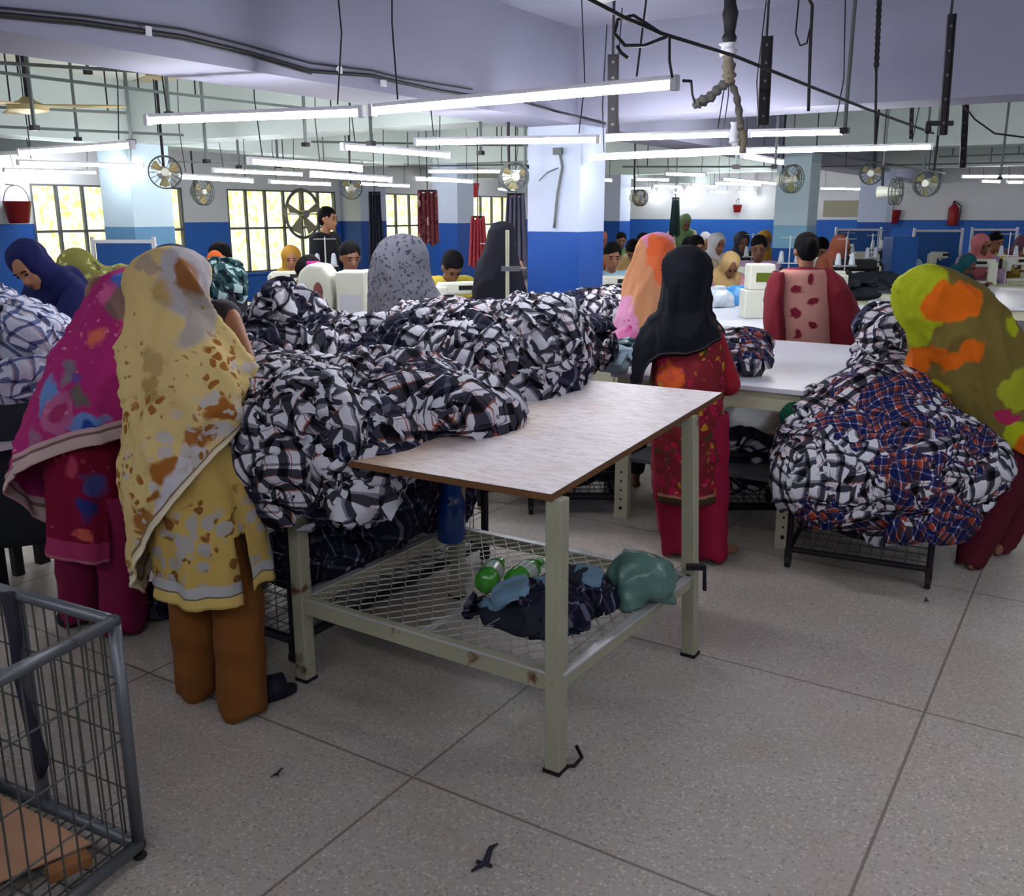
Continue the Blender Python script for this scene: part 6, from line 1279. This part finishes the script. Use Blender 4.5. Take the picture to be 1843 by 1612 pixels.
    rope([pt(1228, 145, 3.5), pt(1244, 146, 3.5), pt(1246, 170, 3.7), pt(1250, 184, 3.95)], .005, 'cable', 'lamp_lead', 'black lead from the long tube light to the cloth rope')
    # ceiling fan of the near bay
    c = pt(1262, 44, 3.5); r = root('ceiling_fan', 'white ceiling fan with long blades at the top of the photo', 'fan', (c.x, c.y, 0)); z = 2.42
    M['fanwhite'] = flat('fan_white', (186, 184, 184), .5, var=.1)
    G().lathe((0, 0, z-.06), [(.03, -.0), (.09, .01), (.105, .03), (.10, .07), (.05, .09), (.03, .1)], 24).obj('motor_housing', 'fanwhite', r, 50)
    G().lathe((0, 0, z+.04), [(.013, 0), (.013, .34), (.06, .36), (.065, .43)], 16).obj('downrod', 'fanwhite', r, 50)
    for k in range(3):
        a = YAW+.12+2*PI*k/3; u = V3(math.cos(a), math.sin(a), 0); v = V3(-math.sin(a), math.cos(a), 0); g = G(); R = []
        for t in (.12, .2, .4, .62): w_ = .05+.03*(t-.12)*2; R.append([u*t+v*w_+V3(0, 0, z+.01), u*t-v*w_+V3(0, 0, z-.012), u*t-v*w_+V3(0, 0, z-.016), u*t+v*w_+V3(0, 0, z+.006)])
        g.rings(R); g.obj('fan_blade', 'fanwhite', r)
    # ceiling fans of the left bays
    for px, py, D, lab in ((50, 190, 6.2, 'beige ceiling fan hanging on two rods in the left bay'), (292, 132, 7.5, 'dark ceiling fan close under the ceiling of the left bay')):
        c = pt(px, py, D); r = root('ceiling_fan', lab, 'fan', (c.x, c.y, 0)); z = c.z
        G().lathe((0, 0, z-.05), [(.03, 0), (.12, .02), (.12, .05), (.05, .08), (.03, .1)], 20).obj('motor_housing', 'fanblade', r, 50); G().tube([(0, 0, z+.03), (0, 0, 2.9)], .012, 8).obj('downrod', 'iron', r)
        for k in range(3): a = YAW+.1+2*PI*k/3; G().bar(V3(.1*math.cos(a), .1*math.sin(a), z), V3(.58*math.cos(a), .58*math.sin(a), z), .12, .008).obj('fan_blade', 'fanblade', r)
    # conduits and trays hanging in the left and far bays
    def drop(px, y0, y1, D, lab, rr=.012, m='conduit'):
        a, b = pt(px, y0, D), pt(px, y1, D); r = root('drop_rod', lab, 'rod', b, group='rods dropping from the ceiling'); G().tube([V3(0, 0, 0), V3(0, 0, 2.9-b.z)], rr, 6).obj('rod', m, r); G().box((0, 0, .0), (.045, .045, .03)).obj('end_clamp', 'iron', r)
    for d in ((62, 95, 230, 6.0, 'rod beside the left ceiling fan'), (158, 90, 130, 7.0, 'short dark rod right of the left ceiling fan'), (304, 125, 205, 6.5, 'dark rod bent at its top in the left bay'), (236, 200, 255, 6.6, 'rod carrying the upper tube light at left'), (372, 155, 290, 7.5, 'long rod in the left bay between the tube lights'), (550, 165, 260, 7.4, 'rod behind the low tube light'), (668, 190, 258, 6.6, 'rod under the middle of the low tube lights'), (865, 210, 275, 7.6, 'dark rod left of the white pillar'),
              (945, 225, 300, 7.4, 'grey rod beside the white pillar'), (1325, 180, 300, 6.9, 'rod behind the cloth rope'), (1395, 200, 300, 7.6, 'rod left of the second pillar'), (1520, 180, 235, 5.4, 'rod above the right tube end'), (1660, 255, 330, 9.5, 'rod in the far bay at right'), (1800, 250, 320, 9.5, 'rod in the far bay at the right edge'), (1590, 255, 300, 9.0, 'rod behind the chain in the far bay'), (140, 150, 250, 7.8, 'thin rod in the left bay near the blue beam'), (430, 210, 300, 9.6, 'rod far behind the low tube lights'), (500, 215, 300, 10, 'thin rod in the far window bay')): drop(*d)
    def tray(p0, p1, z, lab, wd=.035, m='conduit', h=.03):
        a, b = fl(*p0, z), fl(*p1, z); d = (b-a); r = root('conduit', lab, 'conduit', a, group='conduits slung below the ceiling'); G().bar(V3(0, 0, 0), d, wd*.6, h*.6).obj('pipe', m, r)
        for t in (.15, .85): q = d*t; G().tube([q, V3(q.x, q.y, 2.9-z)], .006, 5).obj('hanging_wire', 'cable', r)
    for t in (((-20, 112), (310, 132), 2.45, 'brown conduit across the left bay, nearest', .045), ((310, 132), (520, 150), 2.45, 'brown conduit bending right across the left bay', .045), ((-20, 128), (290, 166), 2.4, 'dark cable tray in the left bay under the conduit', .03), ((290, 166), (640, 205), 2.4, 'thin tray running on to the low tube lights', .025), ((-20, 192), (230, 203), 2.3, 'thin conduit behind the left ceiling fan', .03), ((0, 228), (330, 243), 2.2, 'lowest conduit in the left bay', .03), ((200, 288), (560, 296), 2.15, 'dark conduit level with the tube lights over the windows', .03), ((560, 255), (950, 262), 2.3, 'wide grey tray passing behind the white pillar', .09), ((700, 300), (940, 296), 2.15, 'conduit carrying the far tube lights', .04),
              ((1060, 250), (1500, 238), 2.28, 'conduit behind the row of tube lights right of the pillar', .03), ((1400, 262), (1700, 312), 2.2, 'sloping conduit in the far right bay', .03), ((1120, 300), (1420, 300), 2.15, 'grey tray in the far bay between the pillars', .1), ((1470, 300), (1843, 292), 2.2, 'conduit in the far bay at right', .03), ((1690, 282), (1860, 276), 2.25, 'grey conduit near the right edge', .04)): tray(*t)
    # paintwork cables on the pillar
    p = [(1006, 268), (1012, 300), (1003, 350), (997, 410)]
    rope([aty(x, y, 6.405) for x, y in p], .010, 'conduit', 'wall_cable', 'grey cable clipped down the face of the white pillar')
    rope([aty(x, y, 6.405) for x, y in ((970, 325), (985, 310), (1004, 302))], .004, 'conduit', 'wall_cable', 'thin wire branching left on the white pillar')
    q = aty(1004, 272, 6.40); tag(G().box(q, (.07, .03, .05)).obj('junction_box', 'burlapd' if 0 else 'conduit'), 'small grey junction box on the white pillar', 'box')
    # debris on the floor
    for i, (px, py, lab) in enumerate(((870, 1550, 'dark shred of cloth on the floor at the bottom centre'), (497, 1392, 'tiny brown scrap on the floor left of the table leg'), (1667, 1080, 'tiny dark scrap on the floor before the low trolley'))):
        p = fl(px, py, .008); k = (.035, .015, .015)[i]; g = G(); g.tube([p+RT*-k*.8-FH*k, p+RT*.2*k, p+RT*k*.5+FH*k*1.5, p+RT*k+FH*k*2], [k*.1, k*.25, k*.2, k*.08], 6); g.tube([p-RT*k*.5, p+RT*k*.6-FH*k*.5], k*.15, 5); tag(g.obj('cloth_scrap', 'strip', None, True), lab, 'scrap')
    heap('thread_waste', 'dark cloth waste on the floor between the pink and cream shawls', [(fl(275, 1105)+V3(0, 0, .03), (.09, .08, .05))], 12, [('plaid4', 3), ('mflor', 1)], size=.12, seed=40, amp=.01, floorz=.003, cat='cloth waste')
mats(); structure(); lamps()
M['cloth_dark'] = flat('dark_trousers', (40, 38, 48), .9)
women(); main_table(); front_cart(); heaps(); tables(); crowd(); wall_things(); overhead()
for k in ('table', 'machine', 'mint', 'stand', 'stool'):   # the first of each kind was only the pattern for its copies
    for c in list(ST[k].children): bpy.data.objects.remove(c)
    bpy.data.objects.remove(ST[k])
